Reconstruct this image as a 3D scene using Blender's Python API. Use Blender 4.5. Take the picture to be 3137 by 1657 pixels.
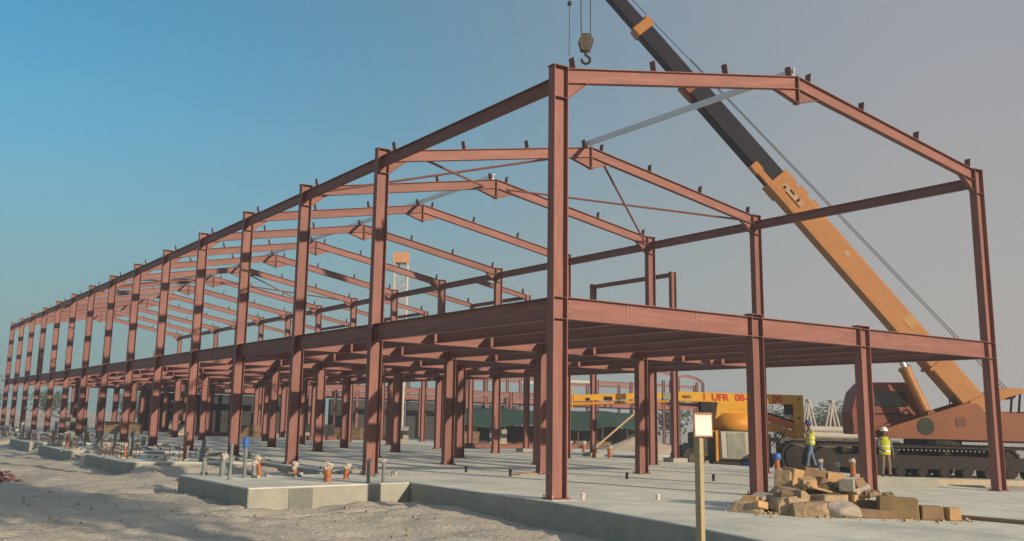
import bpy, bmesh, math, random
from math import sin, cos, pi, radians, sqrt
from mathutils import Matrix, Vector, noise
random.seed(7)
for o in list(bpy.data.objects): bpy.data.objects.remove(o)
SC = bpy.context.scene
COL = SC.collection
V = Vector

# ------------------------------------------------------------------ camera
CAM = V((-13.505, -17.898, 1.601)); YAW, PIT, ROL = 0.5309, 0.1887, 0.0272
F_ = V((sin(YAW)*cos(PIT), cos(YAW)*cos(PIT), sin(PIT)))
R_ = V((cos(YAW), -sin(YAW), 0)); U_ = R_.cross(F_)
R2 = R_*cos(ROL)+U_*sin(ROL); U2 = U_*cos(ROL)-R_*sin(ROL)
cd = bpy.data.cameras.new('camera'); cam = bpy.data.objects.new('camera', cd); COL.objects.link(cam)
M = Matrix((R2, U2, -F_)).transposed().to_4x4(); M.translation = CAM
cam.matrix_world = M
cd.sensor_width = 36; cd.lens = 0.9781*36; cd.shift_x = 0.0667; cd.shift_y = -0.0401
cd.clip_start = .2; cd.clip_end = 12000
SC.camera = cam
SC.render.filter_size = 2.5

# ------------------------------------------------------------------ light
SUN_H = V((0.30, -0.954, 0)).normalized(); SUN_EL = radians(17.5)
SUN_D = V((SUN_H.x*cos(SUN_EL), SUN_H.y*cos(SUN_EL), sin(SUN_EL)))
sl = bpy.data.lights.new('sun', 'SUN'); sl.energy = 3.9; sl.angle = radians(.6); sl.color = (1, .78, .57)
so = bpy.data.objects.new('sun', sl); COL.objects.link(so)
so.rotation_euler = SUN_D.to_track_quat('Z', 'Y').to_euler(); so.location = (0, -40, 60)

w = bpy.data.worlds.new('World'); SC.world = w; w.use_nodes = True
nt = w.node_tree; nt.nodes.clear()
def N(t, tree=None, **k):
    n = (tree or nt).nodes.new(t)
    for a, b in k.items(): setattr(n, a, b)
    return n
out = N('ShaderNodeOutputWorld'); bg = N('ShaderNodeBackground'); nt.links.new(bg.outputs[0], out.inputs[0])
sky = N('ShaderNodeTexSky', sky_type='NISHITA', sun_disc=False, sun_elevation=SUN_EL,
        sun_rotation=math.atan2(SUN_D.x, SUN_D.y), air_density=1.1, dust_density=.8, ozone_density=2.0, altitude=0)
bg.inputs[1].default_value = 0.06
# dusty air: thickest at the horizon and towards the sun's side of the sky
tc = N('ShaderNodeTexCoord'); sep = N('ShaderNodeSeparateXYZ'); nt.links.new(tc.outputs['Generated'], sep.inputs[0])
dot = N('ShaderNodeVectorMath', operation='DOT_PRODUCT'); nt.links.new(tc.outputs['Generated'], dot.inputs[0]); dot.inputs[1].default_value = (SUN_H.x, SUN_H.y, 0)
m1 = N('ShaderNodeMapRange', interpolation_type='SMOOTHSTEP'); nt.links.new(dot.outputs['Value'], m1.inputs[0])
m1.inputs[1].default_value = -.93; m1.inputs[2].default_value = -.22; m1.inputs[3].default_value = 0; m1.inputs[4].default_value = .95
m2 = N('ShaderNodeMapRange', interpolation_type='SMOOTHERSTEP'); nt.links.new(sep.outputs[2], m2.inputs[0])
m2.inputs[1].default_value = -.02; m2.inputs[2].default_value = .42; m2.inputs[3].default_value = .85; m2.inputs[4].default_value = 0
mx = N('ShaderNodeMath', operation='MULTIPLY'); 
i1 = N('ShaderNodeMath', operation='SUBTRACT'); i1.inputs[0].default_value = 1; nt.links.new(m1.outputs[0], i1.inputs[1])
i2 = N('ShaderNodeMath', operation='SUBTRACT'); i2.inputs[0].default_value = 1; nt.links.new(m2.outputs[0], i2.inputs[1])
nt.links.new(i1.outputs[0], mx.inputs[0]); nt.links.new(i2.outputs[0], mx.inputs[1])
fac = N('ShaderNodeMath', operation='SUBTRACT'); fac.inputs[0].default_value = 1; nt.links.new(mx.outputs[0], fac.inputs[1])
hz = N('ShaderNodeMix', data_type='RGBA'); nt.links.new(m1.outputs[0], hz.inputs[0])
hz.inputs[6].default_value = (2.45, 3.3, 3.4, 1)
hr = N('ShaderNodeMix', data_type='RGBA'); m3 = N('ShaderNodeMapRange', interpolation_type='SMOOTHSTEP'); nt.links.new(sep.outputs[2], m3.inputs[0])
m3.inputs[1].default_value = .02; m3.inputs[2].default_value = .52; nt.links.new(m3.outputs[0], hr.inputs[0])
hr.inputs[6].default_value = (4.75, 4.35, 4.0, 1); hr.inputs[7].default_value = (3.45, 3.65, 4.3, 1); nt.links.new(hr.outputs[2], hz.inputs[7])
tint = N('ShaderNodeMix', data_type='RGBA', blend_type='MULTIPLY'); tint.inputs[0].default_value = 1
nt.links.new(sky.outputs[0], tint.inputs[6]); tint.inputs[7].default_value = (.38, 1.26, 1.40, 1)
mix = N('ShaderNodeMix', data_type='RGBA'); nt.links.new(fac.outputs[0], mix.inputs[0])
nt.links.new(tint.outputs[2], mix.inputs[6]); nt.links.new(hz.outputs[2], mix.inputs[7])
nt.links.new(mix.outputs[2], bg.inputs[0])
vs = SC.view_settings; vs.view_transform = 'Standard'; vs.look = 'None'; vs.exposure = 0.6; vs.gamma = 1; vs.use_curve_mapping = False
SC.render.engine = 'CYCLES'

# ------------------------------------------------------------------ materials
MATS = {}
def mat(name, col, rough=.7, metal=0, var=.18, scale=3.0, bump=0, bscale=30, vary_obj=0.0, streak=False, dirt=None, dirt_amt=.5, dirt_scale=1.2, spec=.3, detail=6, scuff=None):
    if name in MATS: return MATS[name]
    m = bpy.data.materials.new(name); m.use_nodes = True; t = m.node_tree; b = t.nodes['Principled BSDF']
    L = t.links.new
    b.inputs['Roughness'].default_value = rough; b.inputs['Metallic'].default_value = metal; b.inputs['Specular IOR Level'].default_value = spec
    co = N('ShaderNodeTexCoord', t); mp = N('ShaderNodeMapping', t); L(co.outputs['Object'], mp.inputs[0])
    if streak: mp.inputs['Scale'].default_value = (.35, 3, 3)
    oi = N('ShaderNodeObjectInfo', t)
    add = N('ShaderNodeVectorMath', t, operation='ADD'); sc_ = N('ShaderNodeVectorMath', t, operation='SCALE'); sc_.inputs[0].default_value = (37, 19, 53)
    L(oi.outputs['Random'], sc_.inputs['Scale']); L(mp.outputs[0], add.inputs[0]); L(sc_.outputs[0], add.inputs[1])
    nz = N('ShaderNodeTexNoise', t); nz.inputs['Scale'].default_value = scale; nz.inputs['Detail'].default_value = detail; nz.inputs['Roughness'].default_value = .62
    L(add.outputs[0], nz.inputs['Vector'])
    r = N('ShaderNodeValToRGB', t); L(nz.outputs[0], r.inputs[0])
    r.color_ramp.elements[0].position = .3; r.color_ramp.elements[1].position = .7
    r.color_ramp.elements[0].color = (*[c*(1-var) for c in col], 1); r.color_ramp.elements[1].color = (*[min(1, c*(1+var)) for c in col], 1)
    last = r.outputs[0]
    if dirt:
        n2 = N('ShaderNodeTexNoise', t); n2.inputs['Scale'].default_value = dirt_scale; n2.inputs['Detail'].default_value = 8; n2.inputs['Roughness'].default_value = .7
        L(add.outputs[0], n2.inputs['Vector'])
        r2 = N('ShaderNodeMapRange', t); L(n2.outputs[0], r2.inputs[0]); r2.inputs[1].default_value = .48; r2.inputs[2].default_value = .68; r2.inputs[4].default_value = dirt_amt
        mm = N('ShaderNodeMix', t, data_type='RGBA'); L(r2.outputs[0], mm.inputs[0]); L(last, mm.inputs[6]); mm.inputs[7].default_value = (*dirt, 1); last = mm.outputs[2]
    if scuff:
        n4 = N('ShaderNodeTexNoise', t); n4.inputs['Scale'].default_value = 7; n4.inputs['Detail'].default_value = 9; n4.inputs['Roughness'].default_value = .75; L(add.outputs[0], n4.inputs['Vector'])
        r4 = N('ShaderNodeMapRange', t); L(n4.outputs[0], r4.inputs[0]); r4.inputs[1].default_value = .60; r4.inputs[2].default_value = .70; r4.inputs[4].default_value = .5
        m4 = N('ShaderNodeMix', t, data_type='RGBA'); L(r4.outputs[0], m4.inputs[0]); L(last, m4.inputs[6]); m4.inputs[7].default_value = (*scuff, 1); last = m4.outputs[2]
    if vary_obj:
        hs = N('ShaderNodeHueSaturation', t); mr = N('ShaderNodeMapRange', t); L(oi.outputs['Random'], mr.inputs[0])
        mr.inputs[3].default_value = 1-vary_obj; mr.inputs[4].default_value = 1+vary_obj; L(mr.outputs[0], hs.inputs['Value']); L(last, hs.inputs['Color']); last = hs.outputs[0]
    L(last, b.inputs['Base Color'])
    if bump:
        n3 = N('ShaderNodeTexNoise', t); n3.inputs['Scale'].default_value = bscale; n3.inputs['Detail'].default_value = 8; L(add.outputs[0], n3.inputs['Vector'])
        bp = N('ShaderNodeBump', t); bp.inputs['Strength'].default_value = bump; bp.inputs['Distance'].default_value = .05; L(n3.outputs[0], bp.inputs['Height']); L(bp.outputs[0], b.inputs['Normal'])
    MATS[name] = m; return m
STEEL = mat('red oxide primed steel', (.212, .095, .079), .62, 0, .2, 2.2, vary_obj=.13, streak=True, dirt=(.14, .074, .064), dirt_amt=.7, dirt_scale=3.0, scuff=(.30, .19, .165))
STEELD = mat('red oxide steel plate', (.15, .07, .06), .6, 0, .2, 6, vary_obj=.1)
GALV = mat('galvanised sheet steel', (.66, .67, .66), .42, .2, .1, 4, vary_obj=.1)
GROUT = mat('white grout', (.6, .57, .5), .9, 0, .2, 9)
BOLT = mat('zinc bolts', (.36, .28, .24), .4, .3, .1)
SLAB = mat('lightened top concrete', (.62, .645, .55), .88, 0, .14, 1.3, bump=.25, bscale=22, dirt=(.41, .435, .38), dirt_amt=.9, dirt_scale=.55)  # lightened for upward faces, which the low sun only grazes
CONC = mat('darkened concrete', (.30, .31, .27), .9, 0, .12, 2.0, bump=.3, bscale=14, vary_obj=.05, dirt=(.235, .25, .22), dirt_amt=.6, dirt_scale=1.4)  # darkened so upright faces turned to the low sun stay muted
DIRT = mat('sandy ground', (.46, .435, .355), .95, 0, .16, .55, bump=.9, bscale=9, dirt=(.33, .32, .27), dirt_amt=.7, dirt_scale=.35, detail=10)
PEB = mat('pebbles', (.26, .225, .18), .95, 0, .25, 3, vary_obj=.0)
YEL = mat('crane ochre paint', (.345, .155, .042), .45, 0, .07, 1.2, dirt=(.20, .10, .04), dirt_amt=.35, dirt_scale=2)
ORA = mat('crane orange paint', (.19, .065, .022), .5, 0, .1, 1.5, dirt=(.18, .07, .035), dirt_amt=.5, dirt_scale=1.6)
ORD = mat('cab maroon paint', (.19, .055, .03), .5, 0, .12, 2, dirt=(.2, .07, .05), dirt_amt=.3)
BLK = mat('black boom paint', (.013, .013, .022), .6, 0, .15, 2, spec=.15, dirt=(.028, .026, .03), dirt_amt=.3)
DARK = mat('greasy dark steel', (.022, .019, .016), .8, 0, .3, 4, dirt=(.035, .028, .022), dirt_amt=.4, dirt_scale=3)
GLASS = mat('dark cab glass', (.02, .022, .02), .12, 0, .1, 2, spec=.6)
CHROME = mat('chromed rod', (.55, .53, .5), .25, .8, .05)
LIFTY = mat('lift yellow paint', (.60, .33, .028), .45, 0, .07, 2, dirt=(.42, .22, .05), dirt_amt=.4, dirt_scale=3)
LIFTO = mat('lift orange paint', (.56, .25, .022), .5, 0, .1, 2, dirt=(.3, .13, .04), dirt_amt=.4, dirt_scale=3)
LIFTR = mat('lift red lettering', (.45, .035, .02), .5, 0, .05)
DKGRN = mat('chassis dark olive', (.065, .065, .05), .7, 0, .2, 3, dirt=(.16, .13, .1), dirt_amt=.4, dirt_scale=3)
TYRE = mat('tyre rubber', (.03, .028, .026), .85, 0, .2, 5, dirt=(.12, .1, .08), dirt_amt=.5, dirt_scale=3)
PALE = mat('pale panel paint', (.42, .41, .35), .5, 0, .08, 3, dirt=(.4, .37, .3), dirt_amt=.4, dirt_scale=3)
GGLASS = mat('dusty windscreen glass', (.22, .25, .21), .2, 0, .2, 3, dirt=(.42, .40, .33), dirt_amt=.6, dirt_scale=2.5, spec=.6)
BLUE = mat('blue plastic', (.03, .13, .42), .5, 0, .1)
PVCO = mat('orange pipe', (.33, .11, .04), .6, 0, .2, 5, dirt=(.38, .24, .16), dirt_amt=.6, dirt_scale=6)
PVCG = mat('grey pipe', (.15, .185, .19), .6, 0, .2, 5, dirt=(.3, .3, .27), dirt_amt=.6, dirt_scale=6)
PLAST = mat('plastic wrapping film', (.42, .39, .34), .4, 0, .15, 12, bump=.6, bscale=25)
REBAR = mat('rusty rebar', (.13, .085, .06), .8, 0, .3, 8)
WOOD = mat('pale sawn timber', (.50, .37, .20), .8, 0, .18, 5, streak=True, vary_obj=.15)
WOODG = mat('weathered post timber', (.34, .285, .175), .85, 0, .2, 6, streak=True)
CARD = mat('tan cardboard', (.46, .31, .15), .85, 0, .12, 3, vary_obj=.12)
BROWN = mat('dark brown board', (.21, .145, .085), .85, 0, .2, 4, vary_obj=.12)
STONE = mat('rubble stone', (.33, .255, .16), .95, 0, .25, 4, bump=.7, bscale=12, vary_obj=.12)
SACK = mat('pale woven sack', (.34, .31, .265), .9, 0, .12, 5, bump=.5, bscale=20)
PAPER = mat('white placard', (.82, .78, .73), .7, 0, .04, 3)
PINK = mat('red and white barrier netting', (.5, .2, .22), .7, 0, .5, 6, dirt=(.7, .62, .6), dirt_amt=.9, dirt_scale=3)
SKIN = mat('skin', (.16, .085, .055), .6, 0, .05)
VEST = mat('hi-vis vest yellow', (.40, .43, .02), .7, 0, .1, 6)
VTAPE = mat('reflective tape', (.6, .6, .52), .4, 0, .05)
HWHITE = mat('white helmet', (.8, .78, .75), .35, 0, .03)
HBLUE = mat('blue helmet', (.05, .07, .22), .4, 0, .05)
KHAKI = mat('khaki trousers', (.19, .14, .095), .9, 0, .15, 6)
JEANS = mat('blue jeans', (.12, .17, .27), .9, 0, .15, 6)
SHIRT = mat('grey blue shirt', (.12, .125, .16), .9, 0, .15, 6)
BOOT = mat('dark boots', (.03, .025, .02), .7, 0, .2)
GREENNET = mat('green shade net', (.025, .065, .047), .9, 0, .2, 1.2)
BLOCKW = mat('dark block and shade panel', (.042, .046, .045), .9, 0, .15, 2.0, vary_obj=.15)  # near-black grey; the shed panels use it as painted-in shade
WHITEP = mat('white painted lattice', (.46, .43, .38), .6, 0, .1, 1.5)
LEAF = mat('dusty leaves', (.07, .095, .045), .8, 0, .35, .8)
BARK = mat('bark', (.11, .085, .06), .9, 0, .2, 5)
SAND = mat('pale sand heap', (.42, .37, .28), .95, 0, .12, 1.0, bump=.6, bscale=8)

# ------------------------------------------------------------------ helpers
WM = {}
def link(o, parent=None, Mx=None):
    COL.objects.link(o); Mx = Mx or Matrix.Identity(4)
    if parent is not None:
        o.parent = parent; o.matrix_basis = WM[parent].inverted() @ Mx
    else: o.matrix_basis = Mx
    WM[o] = Mx; return o
def tag(o, label=None, cat=None, group=None, kind=None):
    if label: o['label'] = label
    if cat: o['category'] = cat
    if group: o['group'] = group
    if kind: o['kind'] = kind
    return o
def empty(name, loc, rz=0, label=None, cat=None, group=None):
    o = bpy.data.objects.new(name, None); o.empty_display_size = .3
    link(o, None, Matrix.Translation(loc) @ Matrix.Rotation(rz, 4, 'Z'))
    return tag(o, label, cat, group)
class MB:
    def __init__(s): s.v = []; s.f = []; s.m = []
    def add(s, vs_, fs, mi=0):
        n = len(s.v); s.v += [tuple(v) for v in vs_]; s.f += [tuple(n+i for i in f) for f in fs]; s.m += [mi]*len(fs); return s
    def box(s, c, d, rot=None, mi=0, taper=1):
        vs_ = []
        for z in (-.5, .5):
            k = 1 if z < 0 else taper
            for x, y in ((-.5, -.5), (.5, -.5), (.5, .5), (-.5, .5)): vs_.append(V((x*d[0]*k, y*d[1]*k, z*d[2])))
        if rot is not None: vs_ = [rot @ v for v in vs_]
        return s.add([v+V(c) for v in vs_], [(3, 2, 1, 0), (4, 5, 6, 7), (0, 1, 5, 4), (1, 2, 6, 5), (2, 3, 7, 6), (3, 0, 4, 7)], mi)
    def prism(s, pts, y0, y1, mi=0):           # polygon in x,z extruded along y
        n = len(pts); vs_ = [(x, y0, z) for x, z in pts]+[(x, y1, z) for x, z in pts]
        return s.add(vs_, [tuple(range(n)), tuple(range(2*n-1, n-1, -1))]+[(i, (i+1) % n+0, (i+1) % n+n, i+n) for i in range(n)], mi)
    def slabp(s, pts, z0, z1, mi=0):           # polygon in x,y extruded along z
        n = len(pts); vs_ = [(x, y, z0) for x, y in pts]+[(x, y, z1) for x, y in pts]
        return s.add(vs_, [tuple(range(n-1, -1, -1)), tuple(range(n, 2*n))]+[(i, (i+1) % n, (i+1) % n+n, i+n) for i in range(n)], mi)
    def tube(s, p0, p1, r0, r1=None, n=10, mi=0):
        r1 = r0 if r1 is None else r1; p0 = V(p0); p1 = V(p1); d = (p1-p0).normalized()
        a = d.orthogonal().normalized(); b = d.cross(a); vs_ = []
        for p, r in ((p0, r0), (p1, r1)):
            for i in range(n): t = 2*pi*i/n; vs_.append(p+a*r*cos(t)+b*r*sin(t))
        return s.add(vs_, [tuple(range(n-1, -1, -1)), tuple(range(n, 2*n))]+[(i, (i+1) % n, (i+1) % n+n, i+n) for i in range(n)], mi)
    def path(s, pts, r, n=6, mi=0):
        for a, b in zip(pts[:-1], pts[1:]): s.tube(a, b, r, r, n, mi)
        return s
    def lathe(s, prof, c=(0, 0, 0), n=14, mi=0, axis='Z'):
        vs_ = []
        for r, z in prof:
            for i in range(n):
                t = 2*pi*i/n; p = (r*cos(t), r*sin(t), z)
                if axis == 'Y': p = (p[0], p[2], p[1])
                vs_.append(V(c)+V(p))
        m = len(prof); fs = [tuple(range(n-1, -1, -1)), tuple(range((m-1)*n, m*n))]
        for j in range(m-1):
            for i in range(n): fs.append((j*n+i, j*n+(i+1) % n, (j+1)*n+(i+1) % n, (j+1)*n+i))
        return s.add(vs_, fs, mi)
    def blob(s, c, d, seed=0, amp=.2, fr=1.5, n=12, rot=None, flat=.0, mi=0):
        vs_ = []; fs = []
        for j in range(n+1):
            for i in range(2*n):
                th = pi*j/n; ph = pi*i/n; p = V((sin(th)*cos(ph), sin(th)*sin(ph), cos(th)))
                k = 1+amp*noise.noise(p*fr+V((seed*7.3, seed*3.1, 0)))
                q = V((p.x*d[0]*k, p.y*d[1]*k, p.z*d[2]*k))
                if flat and q.z < -flat*d[2]: q.z = -flat*d[2]
                if rot is not None: q = rot @ q
                vs_.append(V(c)+q)
        for j in range(n):
            for i in range(2*n): fs.append((j*2*n+i, (j+1)*2*n+i, (j+1)*2*n+(i+1) % (2*n), j*2*n+(i+1) % (2*n)))
        return s.add(vs_, fs, mi)
    def mesh(s, name, mats, smooth=False, merge=False, bevel=0):
        me = bpy.data.meshes.new(name); me.from_pydata(s.v, [], s.f)
        for m in (mats if isinstance(mats, (list, tuple)) else [mats]): me.materials.append(m)
        me.polygons.foreach_set('material_index', s.m)
        b = bmesh.new(); b.from_mesh(me)
        if merge: bmesh.ops.remove_doubles(b, verts=b.verts, dist=.0005)
        bmesh.ops.recalc_face_normals(b, faces=b.faces)
        if bevel: bmesh.ops.bevel(b, geom=[e for e in b.edges if len(e.link_faces) == 2 and e.calc_face_angle(0) > .5], offset=bevel, segments=1, affect='EDGES')
        b.to_mesh(me); b.free()
        if smooth: me.polygons.foreach_set('use_smooth', [True]*len(me.polygons))
        me.update(); return me
    def build(s, name, mats, parent=None, Mx=None, smooth=False, merge=False, bevel=0, label=None):
        o = bpy.data.objects.new(name, s.mesh(name, mats, smooth, merge, bevel))
        if Mx is None and parent is not None: Mx = WM[parent]
        link(o, parent, Mx)
        if label: o['label'] = label
        return o
CACHE = {}
def imesh(L, d, b, tf, tw, m):
    k = (round(L, 3), d, b, tf, tw, m.name)
    if k not in CACHE:
        h = d/2; q = [(-b/2, -h), (b/2, -h), (b/2, -h+tf), (tw/2, -h+tf), (tw/2, h-tf), (b/2, h-tf), (b/2, h), (-b/2, h), (-b/2, h-tf), (-tw/2, h-tf), (-tw/2, -h+tf), (-b/2, -h+tf)]
        n = 12; mb = MB(); vs_ = [(0, y, z) for y, z in q]+[(L, y, z) for y, z in q]
        caps = [(0, 1, 2, 11), (11, 2, 3, 10), (10, 3, 4, 9), (9, 4, 5, 8), (8, 5, 6, 7)]
        fs = [c[::-1] for c in caps]+[tuple(i+n for i in c) for c in caps]+[(i, (i+1) % n, (i+1) % n+n, i+n) for i in range(n)]
        mb.add(vs_, fs); CACHE[k] = mb.mesh('i_section', m)
    return CACHE[k]
def axes(p0, p1, up):
    p0 = V(p0); x = (V(p1)-p0).normalized(); up = V(up); y = up.cross(x).normalized(); z = x.cross(y)
    Mx = Matrix((x, y, z)).transposed().to_4x4(); Mx.translation = p0; return Mx
def beam(name, parent, p0, p1, up, d, b, tf=.018, tw=.011, m=None):
    o = bpy.data.objects.new(name, imesh((V(p1)-V(p0)).length, d, b, tf, tw, m or STEEL))
    return link(o, parent, axes(p0, p1, up))
def shared(key, fn, mats, **k):
    if key not in CACHE: CACHE[key] = fn().mesh(key, mats, **k)
    return CACHE[key]
def inst(name, me, parent, Mx): return link(bpy.data.objects.new(name, me), parent, Mx)
T = Matrix.Translation
def RZ(a): return Matrix.Rotation(a, 4, 'Z')
def R3(ax, ay, az): return (Matrix.Rotation(az, 3, 'Z') @ Matrix.Rotation(ay, 3, 'Y') @ Matrix.Rotation(ax, 3, 'X'))

# ------------------------------------------------------------------ dimensions of the hall
W = 16.348; X1, X2 = 6.225, 10.414; D0 = 8.963; NF = 15
ZM, ZE, ZG = 4.40, 9.786, 11.21
FY = [0 if k == 0 else D0+6*(k-1) for k in range(NF)]
SLX = -.46
FOOT = [(4.3, 9.4, -5.4), (16.3, 22.9, -5.2), (25.9, 32.9, -5.3), (36.2, 43.0, -5.2), (46.3, 53.0, -5.3), (56.5, 63, -5.2)]
SLABP = [(SLX, 89.5), (SLX, -.35), (-1.17, -5.27), (-1.75, -7.6), (-2.2, -10), (11, -10), (13, -6), (16.75, -1.1), (17.4, 2.5), (21, 3.0), (21, 25), (30, 26), (30, 89.5)]

# ------------------------------------------------------------------ ground
def smooth(a, b, x):
    t = max(0, min(1, (x-a)/(b-a))); return t*t*(3-2*t)
def gz(x, y):
    z = -.47-.10*smooth(3.5, -1, y)
    r = sqrt((x+8)**2+(y-5)**2)
    near = 1-smooth(20, 70, r)
    p = V((x, y, 0))
    z += near*(.07*noise.noise(p*.55)+.06*noise.noise(p*1.5+V((9, 2, 0)))+.035*noise.noise(p*3.6))
    z += .13*near*max(0, noise.noise(p*.33+V((4, 7, 1))))*(1-smooth(-6, -5, x) if y > 4 else 1)
    if near > .3 and x < -1.2:                    # wheel ruts and trodden ridges
        for q_, o_ in ((.0, 0), (1.7, .3)):
            t_ = (x+9)*.35-(y-1.2)*.94+q_+.35*sin(x*.5+o_); z -= .075*math.exp(-(t_/.17)**2)-.045*math.exp(-((abs(t_)-.33)/.13)**2)
        z += .05*near*max(0, noise.noise(p*2.4+V((1, 8, 3)))-.15)
    if -5.5 < x < SLX+.3:                         # sand banked against the front of each footing
        for (a, b, xl) in FOOT[1:]:
            if a-5.3 < y < a+.1: z += .37*smooth(0, 1, (y-a+5.3)/5.3)*smooth(-5.6, -4.6, x)
    far = smooth(60, 250, r)
    z += far*.5*noise.noise(p*.02)
    # keep the soil below concrete
    if -2.4 < x < 30 and -10.2 < y < 90 and (x > SLX or y < 0) and (x > SLX-.6-.25*max(0, -y)): z = min(z, -.2 if x > 4 else -.40)
    return z
def coords(a, b, st, lo, hi):
    c = []; x = a
    while x <= b: c.append(x); x += st
    s_ = st; x = b
    while x < hi: s_ *= 1.13; x += s_; c.append(x)
    s_ = st; x = a
    while x > lo: s_ *= 1.13; x -= s_; c.insert(0, x)
    return c
gx = coords(-17, 6, .2, -6000, 6000); gy = coords(-11, 26, .2, -6000, 6000)
gb = MB(); nx = len(gx)
gb.v = [(x, y, gz(x, y)) for y in gy for x in gx]
gb.f = [(j*nx+i, j*nx+i+1, (j+1)*nx+i+1, (j+1)*nx+i) for j in range(len(gy)-1) for i in range(nx-1)]
gb.m = [0]*len(gb.f)
tag(gb.build('ground', DIRT, smooth=True), kind='structure')
# loose stones on the soil
pb = MB(); rs = random.Random(3)
for i in range(2600):
    x = rs.uniform(-16, 0); y = rs.uniform(-9, 16) if rs.random() < .8 else rs.uniform(16, 40)
    if x > SLX-1.9 and y < 6: continue
    if any(a-.1 < y < b+.1 and x > xl-.1 for a, b, xl in FOOT) or x > SLX-.1: continue
    s_ = rs.choice((.01, .012, .016, .02, .025, .035, .06))*rs.uniform(.7, 1.3); z = gz(x, y)
    vs_ = [V((rs.uniform(-1, 1), rs.uniform(-1, 1), rs.uniform(.2, 1)))*s_ for _ in range(4)]+[V((1, 0, -.3))*s_, V((-.5, .9, -.3))*s_, V((-.5, -.9, -.3))*s_, V((0, 0, .9))*s_]
    pb.add([v+V((x, y, z)) for v in vs_[4:]], [(0, 1, 2), (0, 1, 3), (1, 2, 3), (2, 0, 3)])
tag(pb.build('loose_stones', PEB), 'loose pebbles and clods scattered on the sandy foreground soil', 'stones', kind='stuff')

# ------------------------------------------------------------------ concrete floor and footings
sb = MB(); sb.slabp(SLABP, -.62, 0)
so_f = tag(sb.build('concrete_floor', [SLAB, CONC], bevel=.02), kind='structure')
for p in so_f.data.polygons: p.material_index = 0 if p.normal.z > .5 else 1  # top painted lighter than the sides to even out the sunlight
FL = ['nearest concrete footing block with pipe stubs, jutting from the floor slab', 'second concrete footing block behind the nearest one', 'third concrete footing block along the floor edge', 'fourth concrete footing block along the floor edge', 'fifth concrete footing block along the floor edge', 'farthest concrete footing block along the floor edge']
for i, (a, b, xl) in enumerate(FOOT):
    f = MB()
    if i == 0: f.slabp([(-5.4, 4.25), (SLX-.004, 5.7), (SLX-.004, b), (-5.5, b)], -.75, -.002)
    else: f.box(((xl+SLX)/2-.002, (a+b)/2, -.34), (SLX-xl-.006, b-a, .66))
    e = empty('footing_block', ((xl+SLX)/2, (a+b)/2, -.62), 0, FL[i], 'footing', 'footing blocks along the slab edge')
    fo = f.build('concrete_body', [CONC, SLAB], e, T((0, 0, 0)), bevel=.025)
    for p in fo.data.polygons: p.material_index = 1 if p.normal.z > .5 else 0  # light tops, dark sides: sun balance put into the footing colour
    if i == 0:
        q = MB(); q.box((-3.95, 4.678-.008, -.3), (.72, .02, .5), R3(0, 0, math.atan2(1.45, 4.94))); q.build('repair_patch', mat('damp concrete patch', (.155, .175, .16), .9, 0, .1, 3), e, T((0, 0, 0)), label='darker damp patch on the sunlit front face')
    r = MB(); rr = random.Random(i+40)
    for k in range(34): 
        x = xl+.25+rr.random()*(.3 if k < 20 else 3.5); y = a+.3+(b-a-.6)*rr.random()
        r.tube((x, y, -.1), (x+rr.uniform(-.02, .02), y+rr.uniform(-.02, .02), rr.uniform(.15, .62)), .014, .014, 5)
    if i > 0: r.build('starter_bars', REBAR, e, T((0, 0, 0)))['kind'] = 'stuff'

# ------------------------------------------------------------------ the steel hall
HALL = empty('steel_frame_hall', (0, 0, 0), 0, 'large two-storey red oxide steel frame hall under construction on the concrete floor', 'steel building')
def plate_mesh(key, d, m=STEELD): return shared(key, lambda: MB().box((0, 0, 0), d), m)
def column(x, y, z1, near, full=True, d=.40, b=.24, plinth=0.0, cap=True):
    c = beam('column', HALL, (x, y, plinth+.03), (x, y, z1), (1, 0, 0), d, b, .02, .012)
    inst('base_plate', plate_mesh('base_plate', (d+.12, b+.16, .03)), c, T((x, y, plinth+.015)))
    if cap: inst('cap_plate', plate_mesh('cap_plate%.2f' % d, (d+.05, b+.03, .022)), c, T((x, y, z1+.011)))
    if near:
        hs = [ZM-.02, ZM-.5] + ([ZE-.75] if full else [])
        for h in hs:
            for sy in (-1, 1):
                inst('stiffener', plate_mesh('stiffener', (.358, .112, .014), STEELD), c, T((x, y+sy*.063, h)))
        g = shared('anchor_bolts', lambda: sum_bolts(), [BOLT])
        inst('anchor_bolts', g, c, T((x, y, plinth+.03)))['kind'] = 'stuff'
    return c
def sum_bolts():
    m = MB()
    for sx in (-1, 1):
        for sy in (-1, 1): m.tube((sx*.22, sy*.15, 0), (sx*.22, sy*.15, .07), .02, .02, 6)
    return m
def bolts4():
    m = MB()
    for sx in (-.06, .06):
        for sz in (-.13, .0, .1): m.tube((sx, 0, sz), (sx, -.02, sz), .016, .016, 6)
    return m
JX = [0, X1/3, 2*X1/3, X1, (X1+X2)/2, X2, X2+(W-X2)/3, X2+2*(W-X2)/3, W]
SL = (ZG-(ZE-.035))/(W/2); ANG = math.atan(SL); RD = .36
def cleat():
    m = MB(); m.box((0, 0, .14), (.016, .19, .28)); m.box((.05, 0, .06), (.09, .014, .12)); return m
CLEAT = shared('purlin_cleat', cleat, STEELD)
def haunch_e():
    m = MB(); m.prism([(0, 0), (.62, 0), (0, -.34)], -.007, .007); m.box((.31, 0, -.18), (.71, .15, .016), R3(0, -math.atan2(.34, .62), 0)); return m
HAUNCH = shared('eave_haunch', haunch_e, STEEL)
def haunch_r():
    m = MB(); m.prism([(0, 0), (-.85, -.0), (0, -.42)], -.007, .007); m.box((-.425, 0, -.215), (.95, .16, .016), R3(0, math.atan2(.42, .85), 0)); return m
HRIDGE = shared('ridge_haunch', haunch_r, STEEL)
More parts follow.
